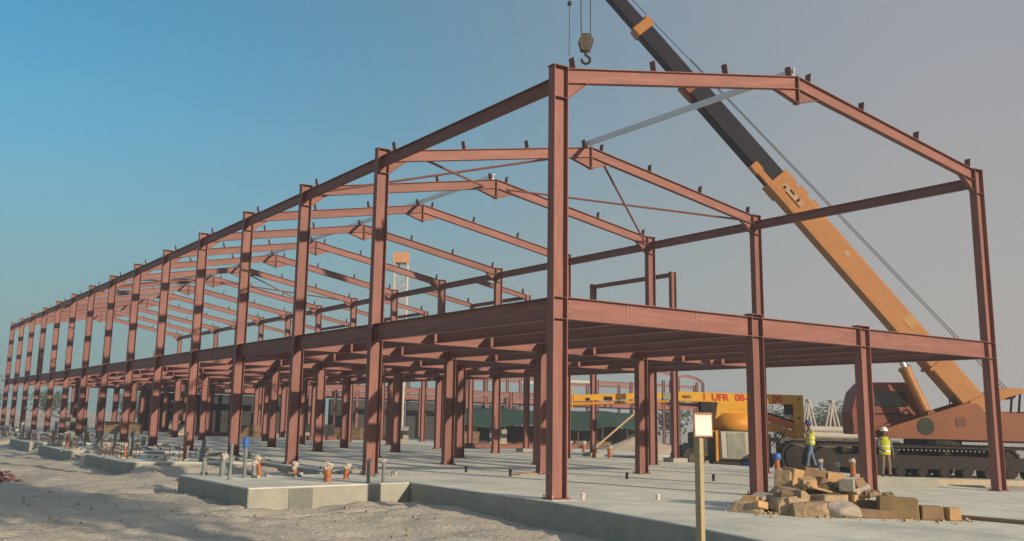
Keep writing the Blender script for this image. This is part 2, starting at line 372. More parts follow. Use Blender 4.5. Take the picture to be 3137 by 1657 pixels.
for k, y in enumerate(FY):
    near = k <= 4
    for x in (0, W): column(x, y, ZE, near)
    for x in (X1, X2): column(x, y, ZM+.05, near, False)
    # rafters
    for s in (0, 1):
        xe = .205 if s == 0 else W-.205; xr = W/2-.012 if s == 0 else W/2+.012
        zt = lambda x: ZE-.035+SL*min(x, W-x)
        nrm = V((-sin(ANG) if s == 0 else sin(ANG), 0, cos(ANG)))
        off = V((0, 0, -RD/2/cos(ANG)))
        p0 = V((xe, y, zt(xe)))+off; p1 = V((xr, y, zt(xr)))+off
        rf = beam('rafter', HALL, p0, p1, nrm, RD, .18, .016, .009)
        for xc in ((.42, 2.95, 5.45, 7.9) if s == 0 else (W-.42, W-2.95, W-5.45, W-7.7)):
            inst('purlin_cleat', CLEAT, rf, T((xc, y, zt(xc)-.004)) @ Matrix.Rotation(-ANG if s == 0 else ANG, 4, 'Y'))
        zb = zt(xe)-RD/cos(ANG)-.002
        Mh = T((xe, y, zb)) if s == 0 else T((xe, y, zb)) @ RZ(pi)
        inst('haunch', HAUNCH, rf, Mh @ Matrix.Rotation(-ANG, 4, 'Y'))
        zr = zt(xr)-RD/cos(ANG)
        Mh = T((xr, y, zr)) if s == 0 else T((xr, y, zr)) @ RZ(pi)
        inst('ridge_haunch', HRIDGE, rf, Mh @ Matrix.Rotation(-ANG, 4, 'Y'))
        inst('end_plate', plate_mesh('ridge_plate', (.02, .2, .80)), rf, T((W/2+(-.0105 if s == 0 else .0105), y, ZG-.385)))
        inst('eave_plate', plate_mesh('eave_plate', (.018, .2, .72)), rf, T((xe-.0 if s == 0 else xe, y, ZE-.42)))
    # floor girders
    for a, b in ((0, X1), (X1, X2), (X2, W)):
        g = beam('floor_girder', HALL, (a+.203, y, ZM-.25), (b-.203, y, ZM-.25), (0, 0, 1), .5, .2, .017, .01)
        if k == 0:
            for jx in JX:
                if a+.3 < jx < b-.3: inst('bolt_group', shared('bolts4', bolts4, BOLT), g, T((jx, y-.005, ZM-.16)))['kind'] = 'stuff'
            for jx in (a+.26, b-.26): inst('bolt_group', shared('bolts4', bolts4, BOLT), g, T((jx, y-.005, ZM-.2)))['kind'] = 'stuff'
for k in range(NF-1):
    y0, y1 = FY[k], FY[k+1]
    for i, x in enumerate(JX):
        edge = i in (0, 8); d = .5 if edge else .45; g = .115 if i in (1, 2, 4, 6, 7) else .02
        beam('floor_joist', HALL, (x, y0+g, ZM-.006-d/2), (x, y1-g, ZM-.006-d/2), (0, 0, 1), d, .18 if edge else .18, .015, .009)
    for x in (0, W):
        beam('eave_beam', HALL, (x, y0+.02, 9.40), (x, y1-.02, 9.40), (0, 0, 1), .32, .16, .014, .009)
    # galvanised purlin on the cleats beside the ridge
    if k != 1:
        zc = ZE-.035+SL*7.9
        m = MB(); m.prism([(-.08, 0), (-.08, .02), (-.004, .02), (-.004, .21), (.08, .21), (.08, .19), (.01, .19), (.01, 0)], 0, 1)
        me = shared('zed_purlin', lambda: m, GALV)
        o = inst('ridge_purlin', me, HALL, T((7.98, y0-.1, zc+.03)) @ Matrix.Diagonal((1, y1-y0+.12, 1, 1)))
# roof bracing
def rod(p, q, r=.045): 
    mb = MB().tube(p, q, r, r, 8); mb.build('brace_rod', STEEL, HALL, T((0, 0, 0)))
def zb(x): return ZE-.035+SL*min(x, W-x)-.25
for k in (1, 7):
    y0, y1 = FY[k], FY[k+1]
    rod((W/2+.6, y0, zb(W/2+.6)-.2), (W-.3, y1, zb(W-.3))); rod((W-.3, y0, zb(W-.3)), (W/2+.5, y1, zb(W/2+.5)))
    rod((.3, y1, zb(.3)), (W/2-.5, y0, zb(W/2-.5))); rod((1.6, y0, zb(1.6)-.1), (W/2-.6, y1, zb(W/2-.6)))
# lower aisle along the far side
LX = 20.25; LZ = 8.95
LY = [17.7+6*i for i in range(9)]
for i, y in enumerate(LY):
    if i < 3: MB().box((LX, y, .09), (.9, .7, .20)).build('column_plinth', CONC, HALL, T((0, 0, 0)), bevel=.02)
    c = beam('column', HALL, (LX, y, .2), (LX, y, LZ), (1, 0, 0), .3, .2, .016, .01)
    inst('base_plate', plate_mesh('base_plate', (.52, .40, .03)), c, T((LX, y, .205)))
    if i in (0, 2, 4, 6): beam('tie_beam', HALL, (LX, y+.02, LZ-.14), (LX, y+5.98, LZ-.14), (0, 0, 1), .2, .14, .012, .008)
    if i >= 2:
        p0 = (W+.1, y, LZ-.15+SL*(LX-W)); rf = beam('rafter', HALL, p0, (LX-.155, y, LZ-.15+.03), (sin(ANG), 0, cos(ANG)), .26, .15, .014, .009)
        inst('purlin_cleat', CLEAT, rf, T((LX-.35, y, LZ+.05)))
MB().box((0, 0, 0), (.62, .46, .05)).build('grout_pad', GROUT, HALL, T((.02, -.02, -.018)))

# ------------------------------------------------------------------ pipe stubs and wraps on the slab edge
PIPES = [(-2.4, 6.7, .27, .085, PVCO, 'short orange pipe stub behind the tallest orange stub', 1, 0), (-2.62, 6.1, .42, .10, PVCO, 'tall orange pipe stub with crumpled plastic on the front footing', 1, 0),
 (-1.65, 7.1, .36, .08, PVCO, 'orange pipe stub with a large pale plastic wrap, third along the footing', 1, 0), (-2.36, 8.96, .30, .09, PVCO, 'orange pipe stub wrapped in plastic at the rear of the front footing', 1, 0),
 (-1.66, 5.75, .60, .05, PVCG, 'grey pipe stub with a plastic hood, left of a pair', 1, 1), (-1.2, 5.8, .58, .05, PVCG, 'grey pipe stub with a plastic hood, right of a pair', 1, 1),
 (-4.84, 7.2, .95, .05, PVCG, 'tall thin grey pipe stub at the left front of the footing', 0, 1), (-4.2, 7.9, .9, .055, PVCG, 'tall grey pipe stub below the blue cap', 2, 1),
 (-3.55, 8.5, .5, .07, PVCO, 'orange pipe stub leaning in a torn plastic bag', 1, 2), (-3.9, 8.0, .4, .07, PVCG, 'short grey pipe stub tangled in plastic film', 1, 2), (-4.6, 8.5, .55, .09, PVCG, 'thick grey pipe stub on the front footing', 1, 0), (-4.95, 9.0, .5, .05, PVCG, 'thin grey pipe stub at the back corner of the front footing', 0, 0)]
def pipe(x, y, h, r, m, label, top, lean, seed, group='pipe stubs on the footings', z=0.0):
    e = empty('pipe_stub', (x, y, z), 0, label, 'pipe', group); rr = random.Random(seed)
    dx = rr.uniform(-.03, .03)*(1+4*(lean == 2)); dy = rr.uniform(-.02, .02)
    MB().tube((0, 0, 0), (dx, dy, h), r, r, 12).tube((0, 0, 0), (0, 0, .03), r*1.25, r*1.25, 12).build('pipe', m, e, smooth=False)
    if top == 1:
        mb = MB(); mb.blob((dx, dy, h-.02), (r*1.2, r*1.25, r*1.3), seed, .7, 1.5, 5)
        mb.blob((dx+r*.9, dy, h+.01), (r*1.1, r*.3, r*.8), seed+3, .8, 1.6, 4); mb.build('plastic_wrap', PLAST, e)
    elif top == 2: MB().lathe([(r*1.6, 0), (r*1.7, .08), (r*1.5, .2), (r*.7, .24)], (dx, dy, h-.05), 12).build('blue_cap', BLUE, e)
    return e
for i, (x, y, h, r, m, lb, tp, ln) in enumerate(PIPES): pipe(x, y, h*.93, r*.88, m, lb, tp, ln, i)
rr = random.Random(21)
ORD_ = ['leftmost', 'second', 'third', 'fourth', 'fifth', 'sixth', 'seventh']
def scr(x, y): d = V((x, y, 0))-CAM; return d.dot(R2)/d.dot(F_)
for fi, (a, b, xl) in enumerate(FOOT[1:5], 1):
    ps = sorted([(xl+.5+rr.random()*3.8, a+.4+rr.random()*(b-a-.8)) for k in range(7)], key=lambda p: scr(*p))
    for k, (x, y) in enumerate(ps):
        g = rr.random() < .78; w_ = rr.random() < .55
        nth = ['', 'second', 'third', 'fourth', 'fifth'][fi]
        pipe(x, y, rr.uniform(.3, .95), rr.uniform(.04, .09), PVCG if g else PVCO, '%s%s pipe stub, %s%s on the %s footing' % ('film-wrapped ' if w_ else 'bare ', 'grey' if g else 'orange', ORD_[k], '' if k == 0 else ' from the left', nth),
             1 if w_ else 0, 2*(rr.random() < .3), 100+fi*20+k, 'pipe stubs on the footings')
STUBS = [(3.99, 10.07, 'small grey bolt stub on the floor nearest the second frame'), (4.25, 7.95, 'small grey stub on the floor behind the corner column'), (7.46, 6.33, 'small dark stub on the floor between the first inner columns'), (9.91, 5.15, 'small dark stub on the floor right of the sign post'), (.68, -.05, 'tiny pale stub beside the corner column base'), (2.35, -.6, 'tiny pale stub in the open front floor')]
for i, (x, y, lb) in enumerate(STUBS):
    MBs = MB(); h = .12 if i > 3 else .2
    MBs.tube((0, 0, 0), (0, 0, h), .045, .04, 8).tube((0, 0, h*.7), (.03, .0, h), .06, .03, 8)
    tag(MBs.build('conduit_stub', GROUT if i > 3 else DARK, None, T((x, y, 0))), lb, 'conduit', 'small conduit stubs in the floor')
for i, (x, y, lb, m) in enumerate([(23.6, 30.0, 'orange pipe stub at the far floor, left of a pair', PVCO), (24.8, 30.2, 'orange pipe stub at the far floor, right of a pair', PVCO), (18.9, 22.0, 'short orange stub at the floor edge before the sand heap', PVCO), (20.0, 22.1, 'orange stub with torn film before the sand heap', PVCO), (18.24, 6.5, 'orange pipe stub near the walking worker', PVCO), (17.5, 9.3, 'orange and blue pipe stub right of the yellow lift', PVCO), (15.0, 4.6, 'grey pipe stub with plastic top beside the rubble heap', PVCG), (17.0, 6.9, 'thin grey pipe stub with plastic top behind the rubble heap', PVCG)]):
    pipe(x, y, .55, .1 if m is PVCO else .07, m, lb, 2 if 'blue' in lb else 1, 0, 300+i, 'pipe stubs at the far floor edge')

# ------------------------------------------------------------------ sign on a post
e = empty('sign_post', (-3.72, -8.02, gz(-3.72, -8.02)-.05), radians(-78.5), 'white paper placard on a square timber post in the foreground', 'sign')
zb0 = e.matrix_basis.translation.z
MB().box((0, 0, (1.79-zb0)/2), (.088, .088, 1.79-zb0)).build('post', WOODG, e, bevel=.006)
MB().box((.079, -.017, 1.64-zb0), (.02, .255, .31), R3(.02, 0, -.6)).build('backing_board', mat('reddish board edge', (.42, .22, .13), .8, 0, .2, 8), e)
MB().box((.0905, -.024, 1.635-zb0), (.006, .225, .265), R3(.02, 0, -.6)).build('placard', PAPER, e)

# ------------------------------------------------------------------ rubble heap
def rock(name, c, d, rot, m, label, seed, n=6, shape='stone', cat='stone'):
    rr = random.Random(seed)
    if shape == 'stone':
        b = bmesh.new()
        for i in range(n):
            p = V((rr.gauss(0, 1), rr.gauss(0, 1), rr.gauss(0, 1))).normalized(); p = V((p.x*d[0], p.y*d[1], p.z*d[2]))*rr.uniform(.85, 1.1); b.verts.new(p)
        for sx in (-1, 1):
            for sy in (-1, 1): b.verts.new((sx*d[0]*.85, sy*d[1]*.85, -d[2]*.9)); b.verts.new((sx*d[0]*rr.uniform(.45, .85), sy*d[1]*rr.uniform(.45, .85), d[2]*rr.uniform(.3, .8)))
        bmesh.ops.convex_hull(b, input=b.verts)
        bmesh.ops.bevel(b, geom=list(b.edges), offset=min(d)*.05, segments=1, affect='EDGES')
        me = bpy.data.meshes.new(name); b.to_mesh(me); b.free(); me.materials.append(m)
    elif shape == 'box':
        mb = MB(); mb.box((0, 0, 0), (d[0]*2, d[1]*2, d[2]*2), taper=rr.uniform(.94, 1.0)); me = mb.mesh(name, m, bevel=.015)
    else:
        mb = MB(); mb.blob((0, 0, 0), (d[0], d[1], d[2]), seed, .35, 1.6, 14, flat=.75); me = mb.mesh(name, m, smooth=True)
    o = inst(name, me, None, T(c) @ R3(*rot).to_4x4())
    return tag(o, label, cat, 'pieces of the rubble heap')
Q = radians
RUB = [('broken_stone', (2.2, -3.45, .13), (.38, .33, .14), (0, 0, .4), STONE, 'flat grey stone at the left foot of the rubble heap, beside the column', 'stone'),
 ('broken_stone', (2.62, -3.9, .17), (.40, .34, .18), (0, 0, 1.2), STONE, 'rounded grey stone second from the left in the rubble heap', 'stone'),
 ('broken_stone', (2.75, -4.4, .14), (.42, .30, .15), (0, 0, -.5), STONE, 'low grey stone at the front left of the rubble heap', 'stone'),
 ('broken_stone', (3.12, -3.6, .24), (.36, .36, .25), (0, 0, .2), STONE, 'large grey stone in the middle left of the rubble heap', 'stone'),
 ('concrete_shard', (3.12, -3.45, .60), (.10, .16, .19), (0, .25, .5), STONE, 'upright dark shard sticking up from the rubble heap', 'box'),
 ('broken_stone', (3.75, -3.5, .26), (.45, .42, .27), (0, 0, .9), STONE, 'hidden base stone under the tan boxes of the rubble heap', 'stone'),
 ('cardboard_box', (3.55, -3.35, .66), (.17, .2, .17), (.1, .15, Q(-10)), CARD, 'tan box at the upper left of the rubble heap', 'box'),
 ('brown_board', (3.92, -3.5, .70), (.26, .2, .13), (0, .25, Q(-25)), BROWN, 'dark brown block on top of the rubble heap', 'box'),
 ('cardboard_box', (4.28, -3.72, .62), (.2, .18, .15), (.1, .1, Q(-25)), CARD, 'tan box at the top right of the rubble heap', 'box'),
 ('broken_stone', (4.2, -3.95, .24), (.42, .40, .25), (0, 0, .3), STONE, 'base stone under the top right tan box', 'stone'),
 ('brown_board', (3.72, -3.98, .47), (.2, .18, .16), (0, .5, Q(-30)), BROWN, 'dark brown block leaning in the middle of the rubble heap', 'box'),
 ('cardboard_box', (3.98, -4.2, .42), (.15, .14, .18), (0, .05, Q(-20)), CARD, 'tall tan box in the centre of the rubble heap', 'box'),
 ('broken_stone', (3.45, -4.2, .19), (.42, .34, .20), (0, 0, 0), STONE, 'brown stone in the centre front of the rubble heap', 'stone'),
 ('cardboard_box', (3.92, -4.52, .20), (.17, .18, .19), (0, 0, Q(-12)), CARD, 'tan box standing right of the centre at the foot of the heap', 'box'),
 ('wood_plank', (3.5, -4.25, .43), (.36, .06, .025), (0, .22, Q(-35)), WOOD, 'short pale plank lying across the rubble heap', 'box'),
 ('cement_sack', (4.35, -4.25, .42), (.30, .24, .21), (0, .2, .3), SACK, 'pale bulging sack at the right shoulder of the rubble heap', 'sack'),
 ('cement_sack', (3.12, -4.78, .13), (.40, .26, .17), (0, .1, Q(-30)), SACK, 'pale slumped sack at the front foot of the rubble heap', 'sack'),
 ('brown_board', (4.15, -4.75, .16), (.34, .2, .13), (0, .06, Q(-35)), BROWN, 'dark board slab right of the tan boxes', 'box'),
 ('brown_board', (3.72, -5.02, .08), (.40, .22, .08), (0, .04, Q(-32)), BROWN, 'low dark slab in front of the rubble heap', 'box'),
 ('timber_crate', (4.12, -5.30, .20), (.36, .2, .20), (0, .03, Q(-44)), mat('olive crate board', (.22, .16, .08), .85, 0, .2, 4), 'brown crate with a tan side right of the rubble heap', 'box'),
 ('timber_block', (4.52, -5.72, .135), (.20, .14, .13), (0, 0, Q(-38)), BROWN, 'small dark timber block at the right end of the rubble', 'box'),
 ('timber_block', (4.88, -5.92, .125), (.12, .14, .12), (0, 0, Q(-30)), CARD, 'small tan timber block at the far right end of the rubble', 'box')]
for i, (n, c, d, rot, m, lb, sh) in enumerate(RUB):
    if sh == 'stone': d = tuple(q*1.18 for q in d); c = (c[0], c[1], c[2]*1.12)
    rock(n, c, d, rot, m, lb, 60+i, shape=sh, cat=n.split('_')[-1])

rr = random.Random(79)
CNT = ['leftmost', 'second', 'third', 'fourth', 'fifth', 'sixth', 'seventh', 'eighth', 'ninth', 'tenth', 'eleventh', 'twelfth', 'thirteenth']
for kind_ in (0, 1):
    pos = []
    for i in range(13):
        a = rr.random(); pos.append((2.1+2.5*a+rr.gauss(0, .12), -3.35-1.7*a+rr.gauss(0, .28), a))
    pos.sort(key=lambda p: scr(p[0], p[1]))
    for i, (x, y, a) in enumerate(pos):
        q = rr.uniform(.07, .15); top = .0 if abs(y+3.5+1.5*a) > .42 else max(0, .62-1.0*abs(a-.62))*rr.uniform(.75, 1)
        rock(['broken_block', 'broken_stone'][kind_], (x, y, top+q*.75), (q*rr.uniform(.9, 1.6), q, q*rr.uniform(.6, .9)), (rr.uniform(-.35, .35), rr.uniform(-.35, .35), rr.uniform(0, 3.1)),
             STONE if kind_ else rr.choice((CARD, STONE, BROWN, SACK)), '%s, %s%s of the rubble heap\'s small %s' % (['small broken square block', 'small jagged stone'][kind_], CNT[i], '' if i == 0 else ' from the left', ['blocks', 'stones'][kind_]), 300+kind_*20+i, shape=['box', 'stone'][kind_], cat=['block', 'stone'][kind_])
ck = MB(); rr = random.Random(77)
for i in range(170):
    a = rr.random(); x = 2.0+3.2*a+rr.gauss(0, .35); y = -3.6-2.3*a+rr.gauss(0, .4); q = rr.uniform(.02, .075)
    ck.box((x, y, q*.35), (q*rr.uniform(.8, 2.2), q*rr.uniform(.8, 1.6), q*.8), R3(rr.uniform(-.3, .3), rr.uniform(-.3, .3), rr.uniform(0, 3)), taper=rr.uniform(.4, .9))
tag(ck.build('rubble_chips', STONE), 'small chips and crumbs strewn round the foot of the rubble heap', 'rubble chips', kind='stuff')
db = MB(); rr = random.Random(78)
for i in range(420):
    f_ = rr.choice(FOOT[:5]); x = rr.uniform(f_[2]+.1, SLX+1.5); y = rr.uniform(f_[0]+.3, f_[1]+3.5); z = 0 if f_[0]+.3 < y < f_[1]-.05 or x > SLX else gz(x, y)
    if f_ is FOOT[0] and (y < 7.5 or x < -5): continue
    q = rr.uniform(.04, .22); db.box((x, y, z+.03), (q*rr.uniform(1, 3.5), q*.5, rr.uniform(.03, .12)), R3(rr.uniform(-.2, .2), rr.uniform(-.4, .4), rr.uniform(0, 3.1)), mi=rr.randrange(4))
tag(db.build('site_debris', [WOODG, PVCG, PLAST, CONC]), 'offcuts, film and broken bits littered over the footings', 'debris', kind='stuff')

# ------------------------------------------------------------------ timbers, boards and steel lying about
def plank(name, p0, p1, wd, th, m, label, cat='plank', group=None):
    mb = MB(); L = (V(p1)-V(p0)).length; mb.box((L/2, 0, 0), (L, wd, th))
    return tag(mb.build(name, m, None, axes(p0, p1, (0, 0, 1)), bevel=.008), label, cat, group)
plank('concrete_beam', (13.3, 2.35, .15), (15.5, 1.45, .15), .3, .3, CONC, 'pale concrete kerb beam on the floor behind the rubble heap', 'beam')
plank('timber_plank', (5.45, -5.4, .035), (5.9, -8.2, .035), .2, .07, BROWN, 'long brown plank lying on the floor at the right edge')
plank('timber_plank', (16.6, 3.6, .09), (22.5, .6, .09), .9, .18, SAND, 'sandy boarded heap in front of the crane at right')
plank('timber_board', (4.9, 8.6, .02), (6.3, 9.2, .02), .35, .03, CARD, 'small tan board lying on the floor by the second frame')
plank('concrete_block', (18.3, 8.9, .1), (19.0, 8.4, .1), .5, .2, CONC, 'low concrete block under the worker in the blue helmet', 'block')
for i, (p, q, lb) in enumerate([((18.6, 34.6, .16), (26.8, 35.3, .16), 'red steel beam lying on the far floor behind the inner columns'), ((13.0, 47.2, .16), (20.5, 53.4, .16), 'red steel beam lying on the floor far inside the hall'), ((17.6, -1.2, -.08), (22.5, -3.2, -.08), 'dark red steel beam lying past the right floor corner'), ((17.0, -2.3, -.10), (21.5, -4.3, -.10), 'second dark red steel beam at the right picture edge')]):
    b_ = beam('steel_beam', None, p, q, (0, 0, 1), .30, .18); tag(b_, lb, 'steel beam', 'steel beams lying on the ground')

# ------------------------------------------------------------------ crawler crane
CO = V((28.34, 11.04, -.36)); RZC = radians(-30.71)
CR = empty('mobile_crane', CO, RZC, 'ochre telescopic mobile crane with a black extended boom behind the hall', 'crane')
G0 = .36      # local z = world z + .36
def cp(a, z): return (a, z+G0)
def track(sy):
    y0 = sy*1.75; h0, h1 = 0.0, 1.45; a0, a1 = -5.5, 5.6; rd = (h1-h0)/2
    prof = []
    for i in range(13): t = pi/2+pi*i/12; prof.append((a0+rd+rd*cos(t), rd+rd*sin(t)))
    for i in range(13): t = -pi/2+pi*i/12; prof.append((a1-rd+rd*cos(t), rd+rd*sin(t)))
    inner = [(a0+rd+(x-a0-rd)*.88 if x < a0+rd else (a1-rd+(x-a1+rd)*.88 if x > a1-rd else x), rd+(z-rd)*.88) for x, z in prof]
    mb = MB(); n = len(prof)
    vs_ = [(x, y0-.42, z) for x, z in prof]+[(x, y0-.42, z) for x, z in inner]+[(x, y0+.42, z) for x, z in prof]+[(x, y0+.42, z) for x, z in inner]
    fs = []
    for i in range(n):
        j = (i+1) % n; fs += [(i, j, n+j, n+i), (2*n+i, 3*n+i, 3*n+j, 2*n+j), (i, 2*n+i, 2*n+j, j), (n+i, n+j, 3*n+j, 3*n+i)]
    mb.add(vs_, fs)
    tr = mb.build('track_belt', DARK, CR)
    sh = MB(); Ls = a1-a0-2*rd
    k = 0
    while k*.24 < Ls:
        x = a0+rd+k*.24
        for z in (h0-.0, h1): sh.box((x, y0, z+(.02 if z else .02)), (.05, .86, .07))
        k += 1
    for s, cx in ((-1, a0+rd), (1, a1-rd)):
        for i in range(1, 9):
            t = pi/2+pi*i/9 if s < 0 else -pi/2+pi*i/9
            sh.box((cx+(rd+.015)*cos(t), y0, rd+(rd+.015)*sin(t)), (.07, .86, .05), R3(0, -t, 0))
    sh.build('track_shoes', DARK, tr)
    fr = MB(); fr.box(((a0+a1)/2, y0, .75), (a1-a0-1.7, .62, .55)); 
    for i in range(10): fr.lathe([(.2, -.36), (.24, -.3), (.24, .3), (.2, .36)], (a0+1.1+i*.95, y0, .34), 12, 0, 'Y')
    for i in range(4): fr.lathe([(.13, -.36), (.13, .36)], (a0+1.6+i*2.2, y0, 1.2), 10, 0, 'Y')
    for cx in (a0+rd, a1-rd): fr.lathe([(.15, -.45), (.55, -.4), (.6, .4), (.15, .45)], (cx, y0, rd), 16, 0, 'Y')
    fr.build('roller_frame', DARK, tr)
    bt = MB()
    for i in range(20): bt.tube((-1.6+i*.19, y0-.43*sy*(-1 if sy > 0 else 1)*0-.47, 1.27), (-1.6+i*.19, y0-.49, 1.27), .03, .03, 6)
    if sy < 0: bt.build('frame_bolts', CHROME, tr)
track(-1); track(1)
MB().box((.6, 0, .95), (5.5, 3.0, .75)).lathe([(1.2, 1.2), (1.2, 1.72)], (.9, 0, 0), 20).build('car_body', DARK, CR)
body = [cp(-1.72, 1.38), cp(5.2, 1.36), cp(5.2, 2.62), cp(2.75, 2.6), cp(2.45, 2.95), cp(1.9, 2.98), cp(-1.66, 1.82)]
MB().prism(body, -1.25, -1.12).prism(body, .0, .12).build('slewing_frame', ORA, CR, bevel=.02)
MB().prism([cp(-1.5, 1.42), cp(5.1, 1.42), cp(5.1, 2.5), cp(2.8, 2.5), cp(-1.5, 1.7)], -1.1, -.02).build('frame_deck', ORA, CR)
MB().box((3.6, .75, 2.35), (3.4, 1.2, 1.4)).build('engine_housing', ORA, CR, bevel=.05)
MB().prism([cp(4.9, 1.45), cp(6.4, 1.5), cp(6.5, 2.55), cp(4.9, 2.7)], -1.3, 1.3).build('counterweight', ORA, CR, bevel=.06)
MB().lathe([(.02, 0), (.38, 0), (.38, .02), (.3, .025)], (.05, -1.27, 1.93+G0), 18, 0, 'Y').build('round_emblem', mat('dark green emblem', (.02, .028, .018), .7), CR, label='round dark green emblem on the orange side plate')
MB().box((1.62, -1.262, 2.15+G0), (.42, .02, .38)).build('side_decal', mat('brown decal', (.12, .05, .022), .6), CR)
cabp = [cp(-2.55, 1.5), cp(.8, 1.5), cp(.8, 2.75), cp(.56, 3.92), cp(-1.9, 3.85), cp(-2.35, 3.4), cp(-2.6, 2.5)]
cb = MB().prism(cabp, .25, 1.45).build('cab', ORD, CR, bevel=.04)
MB().prism([cp(-1.5, 2.78), cp(-.02, 2.78), cp(-.02, 3.5), cp(-1.5, 3.5)], .225, .26).build('cab_window', GLASS, cb, bevel=.02)
MB().prism([cp(-2.4, 2.7), cp(-1.65, 2.7), cp(-1.65, 3.5), cp(-2.15, 3.45)], .225, .26).build('cab_window', GLASS, cb, bevel=.02)
MB().box((-1.58, .235, 2.75+G0), (.05, .05, 1.7)).build('cab_door_post', ORD, cb)
MB().box((-.9, .235, 2.45+G0), (2.2, .04, .06)).build('cab_grab_rail', BLK, cb)
MB().prism([cp(1.95, 2.75), cp(2.6, 2.62), cp(3.9, 3.3), cp(4.65, 3.5), cp(4.6, 3.7), cp(3.9, 3.72), cp(3.4, 3.6), cp(2.2, 3.1)], -1.05, -.9).prism([cp(1.95, 2.75), cp(2.6, 2.62), cp(3.9, 3.3), cp(4.65, 3.5), cp(4.6, 3.7), cp(3.9, 3.72), cp(3.4, 3.6), cp(2.2, 3.1)], -.35, -.2).build('winch_arm', YEL, CR, bevel=.02)
MB().tube((4.35, -.95, 2.5+G0), (4.5, -.95, 3.5+G0), .05).tube((4.35, -.3, 2.5+G0), (4.5, -.3, 3.5+G0), .05).tube((4.05, -1.0, 3.45+G0), (4.05, -.25, 3.45+G0), .24, .24, 16).build('winch_drum', BLK, CR)
MB().path([(1.25, -1.1, 2.75+G0), (1.25, -1.1, 3.2+G0), (1.45, -1.1, 3.32+G0), (1.6, -1.1, 3.1+G0)], .03).build('hand_rail', BLK, CR)
# boom
BU = V((-.643, 0, .766)); BP = V((2.32, -.62, 3.18+G0)); BNx = V((.766, 0, .643))
BM = Matrix((BU, V((0, 1, 0)), BU.cross(V((0, 1, 0))))).transposed().to_4x4(); BM.translation = BP
def bsec(name, s0, s1, dep, wid, m, z=0):
    mb = MB(); h = dep/2; b_ = wid/2; q = [(-b_, -h*.8), (-b_*.75, -h), (b_*.75, -h), (b_, -h*.8), (b_, h*.85), (b_*.85, h), (-b_*.85, h), (-b_, h*.85)]
    vs_ = [(s0, y, z_+z) for y, z_ in q]+[(s1, y, z_+z) for y, z_ in q]; n = 8
    mb.add(vs_, [tuple(range(n-1, -1, -1)), tuple(range(n, 2*n))]+[(i, (i+1) % n, (i+1) % n+n, i+n) for i in range(n)])
    return mb.build(name, m, CR, WM[CR] @ BM)
Bz = bsec('boom_base_section', 0.1, 13.0, 1.08, .85, YEL)
bx_ = BM
def bpart(name, mb, m, parent=Bz, **k): return mb.build(name, m, parent, WM[CR] @ BM, **k)
bpart('boom_stiffener', MB().box((12.6, 0, 0), (.8, .93, 1.17)), YEL, bevel=.02)
bpart('boom_stiffener', MB().box((2.1, 0, 0), (.12, .95, 1.2)), YEL)
bpart('boom_foot', MB().box((.2, 0, -.1), (.9, .7, .9)), YEL, bevel=.05)
bpart('sheave_bracket', MB().box((10.9, 0, -.66), (.35, .3, .22)).box((11.7, 0, -.66), (.5, .25, .2)), YEL, bevel=.02)
for s in (-1, 1): pass
UP = -1 if BU.cross(V((0, 1, 0))).x > 0 else 1    # side of the boom that faces down-left
bpart('swing_jib', MB().box((8.9, -.52, .54*UP*-1 if False else .50*UP), (9.8, .16, .3)).box((13.9, -.52, .52*UP), (.5, .3, .42)), YEL, bevel=.02)
DECAL = mat('faded decal', (.36, .25, .13), .6, 0, .15, 6)
bpart('name_decal', MB().box((11.9, -.47, .0), (1.3, .01, .28)), DECAL)
bpart('name_decal_mark', MB().box((11.55, -.48, .0), (.12, .01, .2)).box((12.0, -.48, -.05), (.3, .01, .1)).box((12.4, -.48, .06), (.12, .01, .14)), DARK)
bpart('warning_decal', MB().box((8.3, -.432, -.1), (.28, .012, .24)), DECAL)
bpart('load_decal', MB().box((4.25, -.432, -.22), (.62, .012, .46)), mat('ochre pale decal', (.37, .22, .08), .6))
s1 = bsec('boom_section', 12.8, 18.9, .95, .74, BLK)
s2 = bsec('boom_section', 18.7, 22.6, .80, .64, BLK)
s3 = bsec('boom_section', 22.4, 27.0, .66, .54, BLK)
MB().box((18.85, 0, 0), (.55, .84, 1.04)).box((18.7, 0, -.5*-UP), (.9, .5, .16)).build('boom_collar', ORA, s1, WM[CR] @ BM, bevel=.03)
MB().box((22.5, 0, 0), (.5, .74, .92)).box((22.6, 0, .5*-UP), (.55, .4, .2)).build('boom_collar', YEL, s2, WM[CR] @ BM, bevel=.03)
MB().prism([(26.8, -.33), (27.6, -.4), (28.2, -.2), (28.1, .35), (26.8, .33)], -.3, .3).build('boom_head', YEL, s3, WM[CR] @ BM, bevel=.02)
HX, HY = -14.84, -.62
tipz = BP.z+BU.z*27.7
hs = MB()
for dy in (-.2, .2): hs.lathe([(.1, -.05), (.36, -.05), (.3, 0), (.36, .05), (.1, .05)], (BP.x+BU.x*27.4, HY+dy, BP.z+BU.z*27.4), 18, 0, 'Y')
hs.build('head_sheave', DARK, s3, WM[CR])
cb2 = MB()
for dx in (-.22, .22): cb2.tube((HX+dx, HY, 19.75+G0), (HX+dx*1.1-.02, HY, tipz-.1), .022, .022, 6)
cb2.tube((-15.66, HY-.1, 18.9+G0), (-15.62, HY-.1, tipz-.15), .014, .014, 6)
cb2.build('hoist_rope', DARK, CR)
cb3 = MB()
cb3.tube((BP.x+BU.x*27+.45, HY, tipz-.3), (3.95, HY, 3.7+G0), .018, .018, 5)
cb3.tube((BP.x+BU.x*20+.75, HY+.15, BP.z+BU.z*20+.5), (4.2, HY+.15, 3.7+G0), .018, .018, 5)
cb3.build('boom_rope', DARK, CR)
